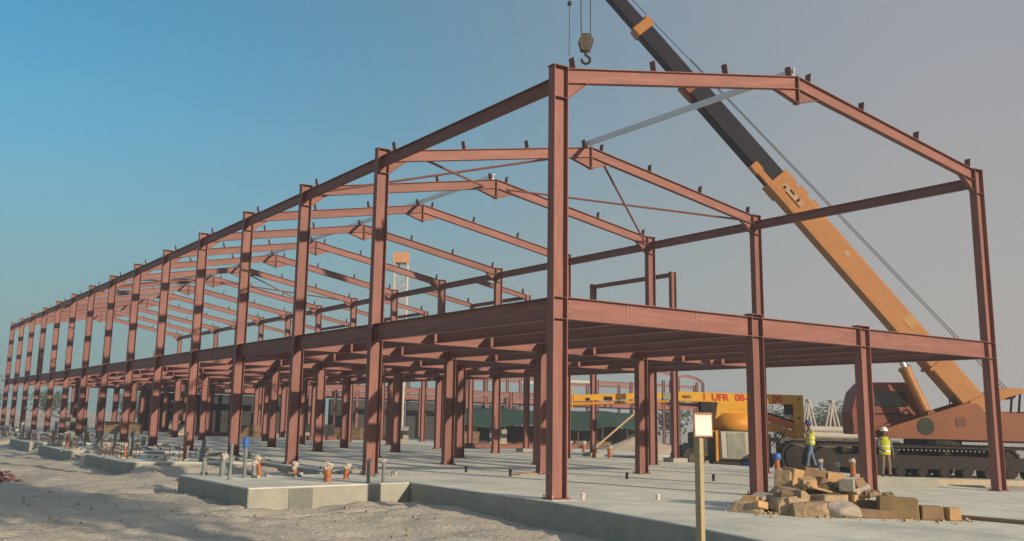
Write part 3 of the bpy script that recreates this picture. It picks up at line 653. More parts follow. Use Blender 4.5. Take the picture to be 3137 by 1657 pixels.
MB().blob((-15.64, HY-.1, 21.58+G0), (.11, .11, .13), 1, 0, 1, 8).build('rope_ball', DARK, CR, smooth=True)
hk = MB(); hk.lathe([(.05, -.17), (.30, -.17), (.33, -.1), (.33, .1), (.30, .17), (.05, .17)], (HX, HY, 19.62+G0), 20, 0, 'Y')
hk.prism([(HX-.36, 19.7+G0), (HX-.2, 20.05+G0), (HX+.2, 20.05+G0), (HX+.36, 19.7+G0), (HX+.22, 19.2+G0), (HX-.22, 19.2+G0)], HY-.2, HY-.17).prism([(HX-.36, 19.7+G0), (HX-.2, 20.05+G0), (HX+.2, 20.05+G0), (HX+.36, 19.7+G0), (HX+.22, 19.2+G0), (HX-.22, 19.2+G0)], HY+.17, HY+.2)
hk.tube((HX, HY, 19.25+G0), (HX, HY, 19.0+G0), .1, .08, 10)
hb = hk.build('hook_block', mat("grimy yellow block", (.06, .05, .034), .6, 0, .5, 5), CR)
pts = [(HX, HY, 19.02+G0), (HX+.04, HY, 18.95+G0)]+[(HX+.2*cos(t), HY, 18.77+G0+.2*sin(t)) for t in [1.2-.45*i for i in range(11)]]
MB().path(pts, .065, 8).build('hook', DARK, hb)
# lifting cylinder
MB().tube((.42, -.62, 2.5+G0), (-.42, -.62, 4.45+G0), .24, .24, 16).tube((-.40, -.62, 4.4+G0), (-.46, -.62, 4.54+G0), .29, .29, 16).build('lift_cylinder', YEL, CR)
MB().tube((-.4, -.62, 4.4+G0), (-.95, -.62, 5.75+G0), .13, .13, 14).build('cylinder_rod', CHROME, CR)
MB().tube((.45, -1.1, 2.45+G0), (.45, -.1, 2.45+G0), .2, .2, 14).build('cylinder_pin', ORA, CR)

# ------------------------------------------------------------------ boom lift
LO = V((24.18, 18.25, -.42)); L0 = .42
LF = empty('boom_lift', LO, RZC, 'bright yellow articulated boom lift with red lettering standing behind the hall', 'lift')
def lp(a, z): return (a, z+L0)
ch = MB(); ch.prism([lp(-2.0, .05), lp(1.7, .05), lp(1.9, .5), lp(1.7, .85), lp(-1.9, .85), lp(-2.2, .5)], -.9, .9); ch.build('chassis', DKGRN, LF, bevel=.04)
for a in (-1.95, 1.35):
    for b_ in (-1.05, 1.05):
        wm_ = MB().lathe([(.25, -.2), (.52, -.2), (.58, -.12), (.58, .12), (.52, .2), (.25, .2)], (a, b_, .58), 20, 0, 'Y').build('wheel', TYRE, LF)
        MB().lathe([(.05, -.215), (.24, -.215), (.3, -.15), (.3, .15), (.24, .215)], (a, b_, .58), 16, 0, 'Y').build('rim', DKGRN, wm_)
MB().box((-1.35, -.5, 1.02+L0*.5), (1.15, 1.0, 1.15)).build('engine_cover', DKGRN, LF, bevel=.05)
MB().tube((-1.75, -.75, 1.3), (-1.75, -.75, 1.95), .09, .09, 10).build('exhaust_stack', DARK, LF)
cabf = MB(); cabf.prism([lp(-.75, .12), lp(.9, .12), lp(.78, 1.52), lp(-.72, 1.5)], -1.28, -.4); cbo = cabf.build('cab_box', DKGRN, LF, bevel=.03)
MB().prism([lp(-.58, .22), lp(.80, .22), lp(.70, 1.46), lp(-.64, 1.46)], -1.305, -1.28).build('windscreen_frame', PALE, cbo)
MB().prism([lp(-.34, .27), lp(.58, .27), lp(.50, 1.42), lp(-.36, 1.42)], -1.325, -1.30).build('windscreen', GGLASS, cbo)
MB().box((-.12, -1.0, -.12+L0), (1.9, .7, .36)).build('front_bumper', DARK, LF, bevel=.04)
MB().blob((.55, -1.40, .28), (.26, .12, .2), 4, .3, 2, 8).build('hose_bundle', BLUE, LF, smooth=True)
tu = MB(); tu.lathe([(.85, 1.48+L0), (1.0, 1.56+L0), (1.06, 1.8+L0), (1.0, 2.1+L0), (.75, 2.34+L0)], (.2, -.3, 0), 28); tu.build('turret', LIFTO, LF, smooth=True)
MB().prism([lp(-.75, 2.0), lp(1.3, 2.0), lp(1.55, 2.86), lp(-.62, 2.86)], -.78, .3).build('turret_tower', LIFTY, LF, bevel=.02)
for a in (-.82, 1.0): MB().box((a, -1.2, .75+L0), (.12, .2, 1.5)).build('body_post', LIFTO, LF)
MB().box((1.45, -.3, .95+L0), (.8, 1.5, .9)).build('engine_bonnet', DKGRN, LF, bevel=.05)
MB().box((.1, -.1, 1.3+L0), (2.4, 1.4, .4)).build('turntable_deck', LIFTO, LF, bevel=.03)
for i in range(3): MB().tube((1.7+.2*i, -1.06, .9+L0), (2.3+.15*i, -.8, 1.5+L0), .03, .03, 6).build('hydraulic_hose', DARK, LF)
MB().box((-1.1, -.3, 2.6+L0), (.56, .6, .5)).build('control_box', DARK, LF, bevel=.02)
mbm = MB(); mbm.prism([lp(-2.5, 2.85), lp(3.62, 2.83), lp(3.62, 3.30), lp(-2.5, 3.32)], -.62, -.2); bo = mbm.build('main_boom', LIFTY, LF, bevel=.02)
MB().box((-2.85, -.4, 3.08+L0), (.75, .34, .34)).build('boom_extension', mat('grey green sleeve', (.22, .24, .2), .6), bo)
MB().prism([lp(3.19, 1.22), lp(3.6, 1.22), lp(3.62, 2.84), lp(3.10, 2.84)], -.66, -.14).build('riser_link', LIFTY, LF, bevel=.02)
MB().tube((3.38, -.68, 2.2+L0), (3.38, -.66, 2.2+L0), .06, .06, 10).tube((3.38, -.68, 3.1+L0), (3.38, -.64, 3.1+L0), .05, .05, 10).build('link_pin', DARK, LF)
MB().box((2.95, -.4, 2.6+L0), (.3, .4, .5)).build('link_bracket', DARK, LF)
MB().box((2.0, -.4, 2.33+L0), (2.6, .3, .16), R3(0, .30, 0)).build('tilt_cylinder', DARK, LF)
MB().box((2.3, -.42, 2.05+L0), (2.5, .4, .30), R3(0, .30, 0)).build('lower_arm', mat('lift red orange paint', (.55, .13, .03), .5), LF)
MB().box((2.35, -.42, 1.62+L0), (1.9, .36, .34), R3(0, .29, 0)).build('lower_arm', LIFTO, LF)
MB().box((-2.2, -.1, 2.70+L0), (2.0, .2, .16)).build('lower_arm', STEEL, LF)
# long jib with a basket reaching away to the left
jb = MB(); jb.prism([lp(-7.6, 2.72), lp(-3.2, 2.98), lp(-3.2, 3.25), lp(-7.6, 3.02)], -.52, -.3)
jb.build('jib', LIFTY, LF); jt = MB().tube((-7.9, -.42, 2.56+L0), (-3.0, -.42, 2.84+L0), .08, .08, 10); jt.build('jib_tube', LIFTO, LF)
bk = MB()
for z in (2.3, 2.75, 3.35):
    bk.path([(-7.75, -1.1, z+L0), (-8.55, -1.1, z+L0), (-8.55, .3, z+L0), (-7.75, .3, z+L0), (-7.75, -1.1, z+L0)], .03)
for a in (-7.75, -8.55):
    for b_ in (-1.1, -.4, .3): bk.tube((a, b_, 2.3+L0), (a, b_, 3.35+L0), .03)
bk.box((-8.15, -.4, 2.3+L0), (.8, 1.4, .04)); bk.build('work_basket', LIFTY, LF)
for a, hh in ((-6.9, .12), (-5.9, .2), (-4.4, .16)): MB().box((a, -.53, 2.83+L0+(a+7)*.05), (.4 if hh > .15 else .2, .04, hh)).build('jib_bracket', DARK, LF)
def text(s_, a, z, size, m, parent, shear=0):
    cu = bpy.data.curves.new('lettering', 'FONT'); cu.body = s_; cu.size = size; cu.extrude = .004; cu.shear = shear; cu.offset = .016*size*2
    to = bpy.data.objects.new('lettering', cu); COL.objects.link(to); bpy.context.view_layer.update()
    me = bpy.data.meshes.new_from_object(to); bpy.data.objects.remove(to); me.materials.clear(); me.materials.append(m)
    return inst('lettering', me, parent, WM[LF] @ T((a, -.63, z+L0)) @ Matrix.Rotation(pi/2, 4, 'X'))
text('I', -1.28, 2.93, .47, LIFTR, bo); text('UFR', -.86, 2.93, .47, LIFTR, bo); text('08-', .28, 2.94, .47, LIFTR, bo); text('00', 2.1, 2.92, .47, LIFTR, bo); text('90PX', -2.3, 3.0, .2, DKGRN, bo)
sq = MB(); px_ = -.25
for i in range(26): 
    x0 = -.25+i*.045; sq.tube((x0, -.765, 2.52+L0+.10*sin(i*2.4)+.03*sin(i*.9)), (x0+.045, -.765, 2.52+L0+.10*sin((i+1)*2.4)+.03*sin((i+1)*.9)), .018, .018, 5)
sq.box((.5, -.765, 2.33+L0), (.9, .01, .07)); sq.build('script_lettering', LIFTR, LF)

# ------------------------------------------------------------------ people
def person(name, loc, rz, label, J, mats, helmet, seed):
    root = empty(name, loc, rz, label, 'person', None)
    me = bpy.data.meshes.new('body_skeleton'); names = list(J); idx = {n: i for i, n in enumerate(names)}
    E_ = [('pelvis', 'waist'), ('waist', 'chest'), ('chest', 'neck'), ('neck', 'chin'), ('chin', 'head'), ('head', 'crown')]
    for s in 'LR':
        E_ += [('chest', 'sh'+s), ('sh'+s, 'el'+s), ('el'+s, 'wr'+s), ('wr'+s, 'ha'+s), ('pelvis', 'hip'+s), ('hip'+s, 'kn'+s), ('kn'+s, 'an'+s), ('an'+s, 'he'+s), ('an'+s, 'to'+s)]
    E_ = [(idx[a], idx[b]) for a, b in E_]
    me.from_pydata([J[n][0] for n in names], E_, [])
    o = bpy.data.objects.new('body', me); COL.objects.link(o)
    sk = o.modifiers.new('skin', 'SKIN'); me2 = o.data
    for n in names: 
        sv = me2.skin_vertices[0].data[idx[n]]; r = J[n][1]; sv.radius = r if isinstance(r, tuple) else (r, r)
        sv.use_root = (n == 'pelvis')
    ss = o.modifiers.new('sub', 'SUBSURF'); ss.levels = 2; ss.render_levels = 2
    bpy.context.view_layer.update(); dg = bpy.context.evaluated_depsgraph_get()
    fm = bpy.data.meshes.new_from_object(o.evaluated_get(dg)); bpy.data.objects.remove(o)
    fm.materials.clear()
    for m in mats: fm.materials.append(m)          # skin, sleeves, trousers, boots
    segs = [(names[a], names[b]) for a, b in E_]
    def near(p):
        best = None
        for a, b in segs:
            A, B = V(J[a][0]), V(J[b][0]); t = max(0, min(1, (p-A).dot(B-A)/max(1e-6, (B-A).length_squared))); d = (p-A-(B-A)*t).length
            if best is None or d < best[0]: best = (d, a, b, t)
        return best
    for p in fm.polygons:
        d, a, b, t = near(V(p.center)); k = 1
        if b in ('chin', 'head', 'crown') or b[:2] == 'ha' or (b[:2] == 'wr' and t > .85): k = 0
        elif b[:3] == 'hip' or b[:2] in ('kn',) or (b[:2] == 'an') or (a == 'pelvis' and t < .45): k = 2
        elif b[:2] in ('he', 'to'): k = 3
        p.material_index = k; p.use_smooth = True
    # fingers, nose and ears joined into the body mesh
    mb = MB()
    for s in 'LR':
        h = V(J['ha'+s][0]); d = (h-V(J['wr'+s][0])).normalized(); a = d.orthogonal().normalized()
        for i, L in enumerate((.07, .085, .09, .075)):
            base = h+a*(i-1.5)*.018; mid = base+d*L*.55; mb.tube(base-d*.02, mid, .0095, .009, 6); mb.tube(mid, mid+(d+V((0, -.6, 0))).normalized()*L*.45, .009, .007, 6)
        mb.tube(h-d*.05+a*.02, h+a*.06+d*.01, .011, .008, 6)
    hd = V(J['head'][0]); cr = V(J['chin'][0])
    fdir = V(J['face'][0]) if 'face' in J else V((0, -1, 0))
    fd = FACE[seed]; sd = V((-fd.y, fd.x, 0))
    mb.tube(hd+fd*.085+V((0, 0, -.0)), hd+fd*.115+V((0, 0, -.04)), .010, .017, 6)
    for s in (-1, 1): mb.blob(hd+sd*s*.088, (.018, .018, .032), 1, 0, 1, 5)
    mb.tube(hd+fd*.09+sd*.022+V((0, 0, -.07)), hd+fd*.09-sd*.022+V((0, 0, -.07)), .007, .007, 5)
    ex = mb.mesh('extra', mats[0], smooth=True)
    b = bmesh.new(); b.from_mesh(fm); b.from_mesh(ex); b.to_mesh(fm); b.free()
    bo_ = inst('body', fm, root, WM[root])
    ey = MB()
    for s in (-1, 1): ey.blob(hd+fd*.088+sd*s*.032+V((0, 0, .012)), (.012, .012, .009), 1, 0, 1, 5)
    ey.build('eyes', BOOT, root)
    # vest: inflated copy of the torso
    c = J['chest'][0]; pv = J['pelvis'][0]; wz = J['waist'][0]
    vm = MB(); n = 20; secs = VESTS[seed]
    for (cx, cy, cz, rx, ry) in secs:
        for i in range(n): t = 2*pi*i/n; vm.v.append((cx+rx*cos(t), cy+ry*sin(t)*(1-.12*abs(cos(t))), cz))
    for j in range(len(secs)-1):
        for i in range(n): vm.f.append((j*n+i, j*n+(i+1) % n, (j+1)*n+(i+1) % n, (j+1)*n+i)); vm.m.append(1 if j in (1, 3) else 0)
    vm.build('vest', [VEST, VTAPE], root, smooth=True)
    hm = MB(); hm.lathe([(.135, -.005), (.14, .0), (.128, .012), (.126, .04), (.115, .085), (.085, .125), (.04, .145), (.005, .15)], (hd.x, hd.y, hd.z+.045), 20)
    hm.box(tuple(hd+fd*.14+V((0, 0, .047))), (.16, .09, .012), Matrix.Rotation(math.atan2(fd.y, fd.x)+pi/2, 3, 'Z'))
    hm.tube(hd+V((-.02, 0, .17)), hd+V((.02, 0, .17)), .02, .02, 6)
    hm.build('helmet', helmet, root, smooth=False)
FACE = {1: V((-.6, -.8, 0)).normalized(), 2: V((-.95, -.3, 0)).normalized()}
VESTS = {1: [(0, 0, .83, .205, .15), (0, 0, .93, .20, .145), (0, 0, .98, .198, .143), (0, 0, 1.1, .20, .14), (0, 0, 1.15, .203, .14), (0, 0, 1.32, .205, .135), (0, .0, 1.44, .15, .11), (0, 0, 1.47, .085, .085)],
         2: [(0.0, 0, .88, .175, .19), (0, 0, .96, .17, .185), (0, 0, 1.01, .17, .182), (0, 0, 1.12, .172, .182), (.0, 0, 1.17, .172, .182), (-.01, 0, 1.33, .168, .18), (-.02, 0, 1.43, .12, .14), (-.02, 0, 1.46, .08, .08)]}
def joints(sw):   # local: -y faces the camera side, x to the right in the picture
    J = {'pelvis': ((0, 0, .94), (.16, .11)), 'waist': ((0, 0, 1.08), (.15, .105)), 'chest': ((0, 0, 1.32), (.165, .115)), 'neck': ((0, 0, 1.47), .055), 'chin': ((0, -.01, 1.54), .065), 'head': ((0, -.015, 1.62), (.085, .095)), 'crown': ((0, -.01, 1.70), (.07, .08))}
    return J
J1 = joints(0)
J1.update({'shL': ((.19, 0, 1.40), .065), 'elL': ((.255, .02, 1.12), .048), 'wrL': ((.27, -.06, .88), .034), 'haL': ((.275, -.08, .79), (.038, .022)),
           'shR': ((-.19, 0, 1.40), .065), 'elR': ((-.26, -.02, 1.13), .048), 'wrR': ((-.2, -.2, 1.0), .034), 'haR': ((-.16, -.27, .97), (.038, .022)),
           'hipL': ((.09, 0, .86), .095), 'knL': ((.12, -.02, .48), .065), 'anL': ((.15, .02, .1), .048), 'heL': ((.15, .06, .045), .042), 'toL': ((.17, -.14, .035), .04),
           'hipR': ((-.09, 0, .86), .095), 'knR': ((-.11, -.04, .48), .065), 'anR': ((-.13, .0, .1), .048), 'heR': ((-.13, .05, .045), .042), 'toR': ((-.16, -.15, .035), .04)})
person('person', (19.0, 5.7, 0), RZC, 'person in white helmet, yellow hi-vis vest and brown trousers, standing before the crane', J1, [SKIN, SHIRT, KHAKI, BOOT], HWHITE, 1)
J2 = joints(0)
J2.update({'chest': ((-.01, 0, 1.32), (.12, .16)), 'pelvis': ((0, 0, .94), (.12, .15)), 'waist': ((0, 0, 1.08), (.11, .14)), 'neck': ((-.03, 0, 1.47), .055), 'chin': ((-.05, 0, 1.54), .065), 'head': ((-.05, 0, 1.62), (.095, .085)), 'crown': ((-.045, 0, 1.70), (.08, .07)),
           'shL': ((-.02, -.19, 1.40), .065), 'elL': ((-.26, -.24, 1.28), .047), 'wrL': ((-.24, -.16, 1.52), .034), 'haL': ((-.2, -.11, 1.60), (.036, .022)),
           'shR': ((0, .19, 1.40), .065), 'elR': ((.06, .23, 1.12), .048), 'wrR': ((-.08, .2, .93), .034), 'haR': ((-.13, .19, .87), (.036, .022)),
           'hipL': ((0, -.09, .86), .095), 'knL': ((-.12, -.09, .48), .065), 'anL': ((-.17, -.09, .1), .048), 'heL': ((-.13, -.09, .045), .042), 'toL': ((-.33, -.09, .035), .04),
           'hipR': ((0, .09, .86), .095), 'knR': ((.08, .09, .48), .065), 'anR': ((.2, .09, .12), .048), 'heR': ((.26, .09, .07), .042), 'toR': ((.06, .09, .035), .04)})
person('person', (18.63, 8.65, .2), RZC, 'person in blue helmet and jeans walking left with a hand raised to the face', J2, [SKIN, SHIRT, JEANS, BOOT], HBLUE, 2)

# ------------------------------------------------------------------ barrier netting heap at the left
e = MB(); rr = random.Random(5)
for i in range(46):
    p = V((rr.gauss(0, .32), rr.gauss(0, .25), 0)); h = max(.04, .36-(p.x**2+p.y**2)*.6)*rr.random()
    a = rr.uniform(0, 6.3); d = V((cos(a), sin(a), rr.uniform(-.3, .5)))*rr.uniform(.12, .3); q = V((-sin(a), cos(a), rr.uniform(-.5, .5)))*.05
    c = V((p.x, p.y, h)); e.add([c-d-q, c-d+q, c+q*1.2+V((0, 0, .05)), c-q*1.2+V((0, 0, .05)), c+d-q, c+d+q], [(0, 1, 2, 3), (3, 2, 5, 4)])
tag(e.build('barrier_netting', PINK, None, T((-9.2, 14.2, gz(-9.2, 14.2))) @ Matrix.Scale(.75, 4)), 'crumpled heap of red and white barrier netting at the left edge', 'netting')

# ------------------------------------------------------------------ background: second steel frame, canopies, mast
FB = empty('steel_frame_shed', (45, 72, -.4), 0, 'distant low red steel frame building with grey walls and dark shade panels behind the hall', 'steel building')
bx0, nb = 10, 14
for row, y in enumerate((72, 80)):
    for i in range(nb):
        x = bx0+i*5; beam('column', FB, (x, y, -.4), (x, y, 6.6 if i % 3 else 7.0), (1, 0, 0), .3, .22)
    for i in range(nb-1):
        x = bx0+i*5; beam('floor_girder', FB, (x+.16, y, 3.9), (x+4.84, y, 3.9), (0, 0, 1), .55, .2)
        beam('roof_beam', FB, (x+.16, y, 6.35), (x+4.84, y, 6.35), (0, 0, 1), .3, .16, m=PALE if i % 4 == 1 else STEEL)
for i in range(nb):
    x = bx0+i*5
    beam('cross_beam', FB, (x, 72.16, 3.9), (x, 79.84, 3.9), (0, 0, 1), .5, .2)
    if i < 8: 
        for j in range(2): MB().box((x+.2+2.3*j+1.12, 79.2, 1.55), (2.16 if (i+j) % 3 else 1.2, .2, 3.9)).build('wall_shade_panel', BLOCKW, FB, T((0, 0, 0)))  # some are block walls, the rest dark sheets standing in for shade
for i in range(9):
    x = bx0+i*5
    if i in (0, 1, 2, 4, 5, 7): MB().box((x+2.5, 72.4, 1.5), (3.6 if i % 2 else 4.5, .2, 3.8)).build('wall_shade_panel', BLOCKW, FB, T((0, 0, 0)))  # extra dark sheets that deepen the shade under the shed floor
    beam('column', FB, (x+2.5, 71.7, -.4), (x+2.5, 71.7, 6.2), (1, 0, 0), .26, .2)
for i in range(11):
    x = bx0-7.5+i*5.2; beam('column', FB, (x, 66, 0), (x, 66, 4.6), (1, 0, 0), .3, .22)
    if i < 10: beam('floor_girder', FB, (x+.16, 66, 4.35), (x+5.04, 66, 4.35), (0, 0, 1), .5, .2)
# arched portal frames near the right end
for j, x in enumerate((58.5, 66.0)):
    e = empty('portal_frame', (x, 60+j*4, -.4), 0, ['arched red portal frame seen above the yellow lift, left one', 'arched red portal frame seen above the yellow lift, right one'][j], 'portal frame', 'arched portal frames')
    y = 60+j*4
    for dx in (-2.4, -1.5, 1.5, 2.4): beam('column', e, (x+dx, y, -.4), (x+dx, y, 6.5), (1, 0, 0), .26, .2)
    pts = [(x-2.4, 6.5), (x-1.5, 6.9), (x, 7.15), (x+1.5, 6.9), (x+2.4, 6.5)]
    for a, b_ in zip(pts[:-1], pts[1:]): beam('rafter', e, (a[0], y, a[1]), (b_[0], y, b_[1]), (0, 0, 1), .26, .16)
    beam('tie_beam', e, (x-2.26, y, 3.9), (x+2.26, y, 3.9), (0, 0, 1), .4, .16)
def canopy(loc, rz, wd, dp, label, seed):
    e = empty('shade_canopy', loc, rz, label, 'canopy', 'green shade canopies')
    mb = MB(); n, m_ = 14, 8
    for j in range(m_+1):
        for i in range(n+1):
            u, v_ = i/n, j/m_; x = (u-.5)*wd; y = (v_-.5)*dp; z = 1.75+1.35*v_+.18*sin(u*pi*3+seed)*(1-v_)-.35*abs(u-.5)
            mb.v.append((x, y, z+.08*noise.noise(V((x, y, seed)))))
    for j in range(m_):
        for i in range(n): a = j*(n+1)+i; mb.f.append((a, a+1, a+n+2, a+n+1)); mb.m.append(0)
    o = mb.build('net_roof', GREENNET, e, smooth=True); so_ = o.modifiers.new('t', 'SOLIDIFY'); so_.thickness = .03
    for i in range(5):
        for y, h in ((-dp/2+.1, 1.7), (dp/2-.1, 2.9)): MB().tube(((i/4-.5)*(wd-.4), y, -.3), ((i/4-.5)*(wd-.4), y, h), .06, .05, 8).build('post', BARK, e)
    mb = MB(); rr = random.Random(seed)
    for i in range(10): mb.box(((i/9-.5)*(wd-1.2), dp*.2+rr.uniform(-.2, .2), rr.uniform(.75, .9)), (wd/11, 1.6, rr.uniform(1.7, 2.4)), R3(0, 0, rr.uniform(-.1, .1)))
    mb.build('stored_bundles', mat('dark stored goods', (.06, .062, .055), .9, 0, .4, 1.5), e)
canopy((32.2, 49.8, -.35), RZC, 9.5, 5, 'green shade net canopy left of the corner column, far behind', 1)
canopy((38.8, 46.0, -.35), RZC, 8.0, 5, 'green shade net canopy right of the corner column, far behind', 2)
# lattice mast
e = empty('lattice_mast', (30.6, 65.0, -.45), RZC, 'tall pale lattice mast with orange top rising behind the hall', 'mast'); mb = MB(); hw = .62; H = 16.6
for sx in (-1, 1):
    for sy in (-1, 1): mb.tube((sx*hw, sy*hw, 0), (sx*hw, sy*hw, H), .085, .085, 6)
k = 0; z = 0
while z < H-1.2:
    for (a, b_) in (((-1, -1), (1, -1)), ((1, -1), (1, 1)), ((1, 1), (-1, 1)), ((-1, 1), (-1, -1))):
        if k % 2: a, b_ = b_, a
        mb.tube((a[0]*hw, a[1]*hw, z), (b_[0]*hw, b_[1]*hw, z+1.2), .05, .05, 5); mb.tube((a[0]*hw, a[1]*hw, z), (b_[0]*hw, b_[1]*hw, z), .05, .05, 5)
    z += 1.2; k += 1
mb.build('lattice', WHITEP, e)
MB().box((0, 0, H+.45), (1.5, 1.4, .95)).box((.5, 0, H+1.1), (.12, .12, .5)).build('mast_head', mat('faded orange', (.5, .26, .14), .6, 0, .15), e)
# sand heaps
def heap(loc, d, label, seed):
    mb = MB(); n = 40
    for j in range(n+1):
        for i in range(n+1):
            x, y = (i/n-.5)*2, (j/n-.5)*2; r = sqrt(x*x+y*y)
            h = max(0, 1-r)**1.1*(1+.5*noise.noise(V((x*2, y*2, seed))))+.03*noise.noise(V((x*9, y*9, seed)))*(r < 1)
            mb.v.append((x*d[0], y*d[1], h*d[2]-.12))
    for j in range(n):
        for i in range(n): a = j*(n+1)+i; mb.f.append((a, a+1, a+n+2, a+n+1)); mb.m.append(0)
    tag(mb.build('sand_heap', SAND, None, T(loc) @ RZ(RZC), smooth=True), label, 'sand heap', 'sand heaps behind the hall')
heap((33.5, 34.5, -.4), (5, 3, 1.5), 'pale sand heap beyond the floor, right of the corner column', 1)
heap((36.5, 31.0, -.4), (3.5, 3, 1.1), 'smaller sand heap left of the yellow lift', 2)
heap((33.0, 56, -.4), (6, 4, 1.0), 'sand heap behind the floor far inside the hall view', 3)
heap((26, 63, -.4), (6, 3, .9), 'far low sand heap seen between the inner columns', 4)
plank('timber_prop', (33.2, 40.0, -.3), (36.0, 38.4, 2.5), .12, .12, WOOD, 'slanting timber prop leaning under the green canopy', 'prop')
# trestles and trailer right of the lift
for i, (c, lb) in enumerate((((41.4, 27.5, -.45), 'white trestle frame nearer the yellow lift, left of the pair'), ((42.7, 26.7, -.45), 'white trestle frame behind the blue helmet worker, right of the pair'))):
    mb = MB()
    for sy in (-.6, .6):
        mb.tube((-.75, sy, 0), (0, sy*.3, 4.0), .075, .06, 6); mb.tube((.75, sy, 0), (0, sy*.3, 4.0), .075, .06, 6); mb.tube((-.45, sy, 1.6), (.45, sy, 1.6), .05, .05, 6)
    mb.tube((0, -.3, 4.0), (0, .3, 4.0), .1, .1, 6)
    tag(mb.build('trestle_frame', WHITEP, None, T(c) @ RZ(RZC)), lb, 'trestle', 'white trestle frames')
TP = V((36.9, 25.7, -.45))
e = empty('flatbed_trailer', TP, RZC, 'dark flatbed trailer loaded with pale pipes behind the blue helmet worker', 'trailer')
MB().box((3.2, .6, 1.45), (7.4, 2.2, .25)).build('bed', DKGRN, e)
MB().box((3.2, .6, 1.0), (6.8, 1.0, .6)).build('chassis_rail', DKGRN, e)
for a in (.6, 1.8, 5.6):
    for b_ in (-.3, 1.5): MB().lathe([(.2, -.15), (.48, -.15), (.52, -.1), (.52, .1), (.48, .15), (.2, .15)], (a, b_, .52), 16, 0, 'Y').build('wheel', TYRE, e)
MB().box((3.2, -.52, 1.2), (7.3, .04, .3)).build('side_board', DKGRN, e)
for i in range(5):
    c = T(TP) @ RZ(RZC) @ T((.1+.12*(i % 2), -.2+(i % 3)*.5+.25*(i//3), 1.80+.36*(i//3))); mb = MB().tube((0, 0, 0), (6.2, 0, 0), .2, .2, 12)
    tag(mb.build('pale_pipe', PALE, None, c), '%s pale pipe in the %s row on the flatbed trailer' % (['front', 'middle', 'back'][i % 3], ['lower', 'upper'][i//3]), 'pipe', 'pale pipes on the trailer')
# stacked material behind the inner columns
TSTK = mat('weathered stacked timber', (.20, .14, .085), .85, 0, .25, 4, vary_obj=.2)
SPOT = [(2.3, 64, 0), (5.2, 61, 1), (9.0, 60, 0), (11.2, 58, 2), (14.3, 57, 1), (17.6, 55, 0), (19.0, 54.6, 0), (20.4, 53.6, 1), (22.4, 52.4, 2), (23.6, 51, 0), (26.6, 47, 1), (29.2, 46, 0), (31.6, 43.6, 0), (34.5, 41.5, 1), (27.4, 37.4, 2), (37.2, 36.0, 1)]
WORDS = ['pallet of grey blocks', 'stack of tan timber', 'bundle of red beams', 'rack of white and blue drums']
NTH = ['leftmost', 'second', 'third', 'fourth', 'fifth', 'sixth', 'seventh', 'eighth', 'ninth', 'tenth', 'eleventh', 'twelfth', 'thirteenth', 'fourteenth', 'fifteenth', 'last']
for i, (x, y, k) in enumerate(SPOT):
    z = 0 if x < 29.5 else gz(x, y); rr = random.Random(700+i)
    e = empty(['block_pallet', 'timber_stack', 'beam_bundle', 'drum_rack'][k], (x, y, z), RZC+rr.uniform(-.3, .3), '%s, %s from the left behind the inner columns' % (WORDS[k], NTH[i]), 'material stack', 'stacked material behind the hall')
    if k == 0:
        MB().box((0, 0, .08), (1.3, 1.1, .14)).build('pallet', WOOD, e)
        for a in range(3):
            for b_ in range(3): MB().box((-.42+.42*a, rr.uniform(-.03, .03), .31+.31*b_), (.4, 1.0, .3)).build('block', BLOCKW if rr.random() < .6 else CONC, e)
    elif k == 1:
        for b_ in range(5):
            for a in range(3): MB().box((rr.uniform(-.1, .1), -.4+.4*a, .12+.17*b_), (2.6, .34, .15)).build('timber', TSTK, e)
        for a in (-.8, .8): MB().box((a, 0, .02), (.1, 1.2, .05)).build('bearer', BARK, e)
    elif k == 2:
        for a in range(3): beam('steel_beam', e, WM[e] @ V((-2, -.3+.3*a, .17)), WM[e] @ V((2, -.3+.3*a, .17)), (0, 0, 1), .3, .18)
    else:
        for a in range(5): MB().lathe([(.24, 0), (.26, .02), (.26, .8), (.24, .84)], (-1.2+.6*a, rr.uniform(-.1, .1), 0), 14).build('drum', [BLUE, PALE, PVCO, PALE, BLUE][a], e)

# ------------------------------------------------------------------ trees on the skyline
def tree(loc, h, r, label, seed):
    e = empty('far_tree', loc, 0, label, 'tree', 'dusty trees on the skyline'); rr = random.Random(seed); t = MB()
    t.tube((0, 0, -.2), (0, 0, h*.45), r*.10, r*.06, 8)
    for k in range(6):
        a = rr.uniform(0, 6.3); t.tube((0, 0, h*.3), (cos(a)*r*.6, sin(a)*r*.6, h*rr.uniform(.5, .85)), r*.05, r*.02, 5)
    t.build('trunk', BARK, e)
    c = MB(); cl = [(V((rr.gauss(0, .42)*r, rr.gauss(0, .42)*r, h*rr.uniform(.38, .92))), rr.uniform(.28, .5)*r) for _ in range(16)]
    for i in range(900):
        p, s_ = rr.choice(cl); q = V((rr.gauss(0, 1), rr.gauss(0, 1), rr.gauss(0, 1))).normalized()*s_*rr.uniform(.55, 1.05)
        u = V((rr.uniform(-1, 1), rr.uniform(-1, 1), rr.uniform(-1, 1))).normalized(); v_ = u.orthogonal().normalized(); k = r*.07*rr.uniform(.7, 1.4)
        c.add([p+q+u*k, p+q+v_*k*.6, p+q-u*k, p+q-v_*k*.6], [(0, 1, 2, 3)])
    c.build('crown', LEAF, e)
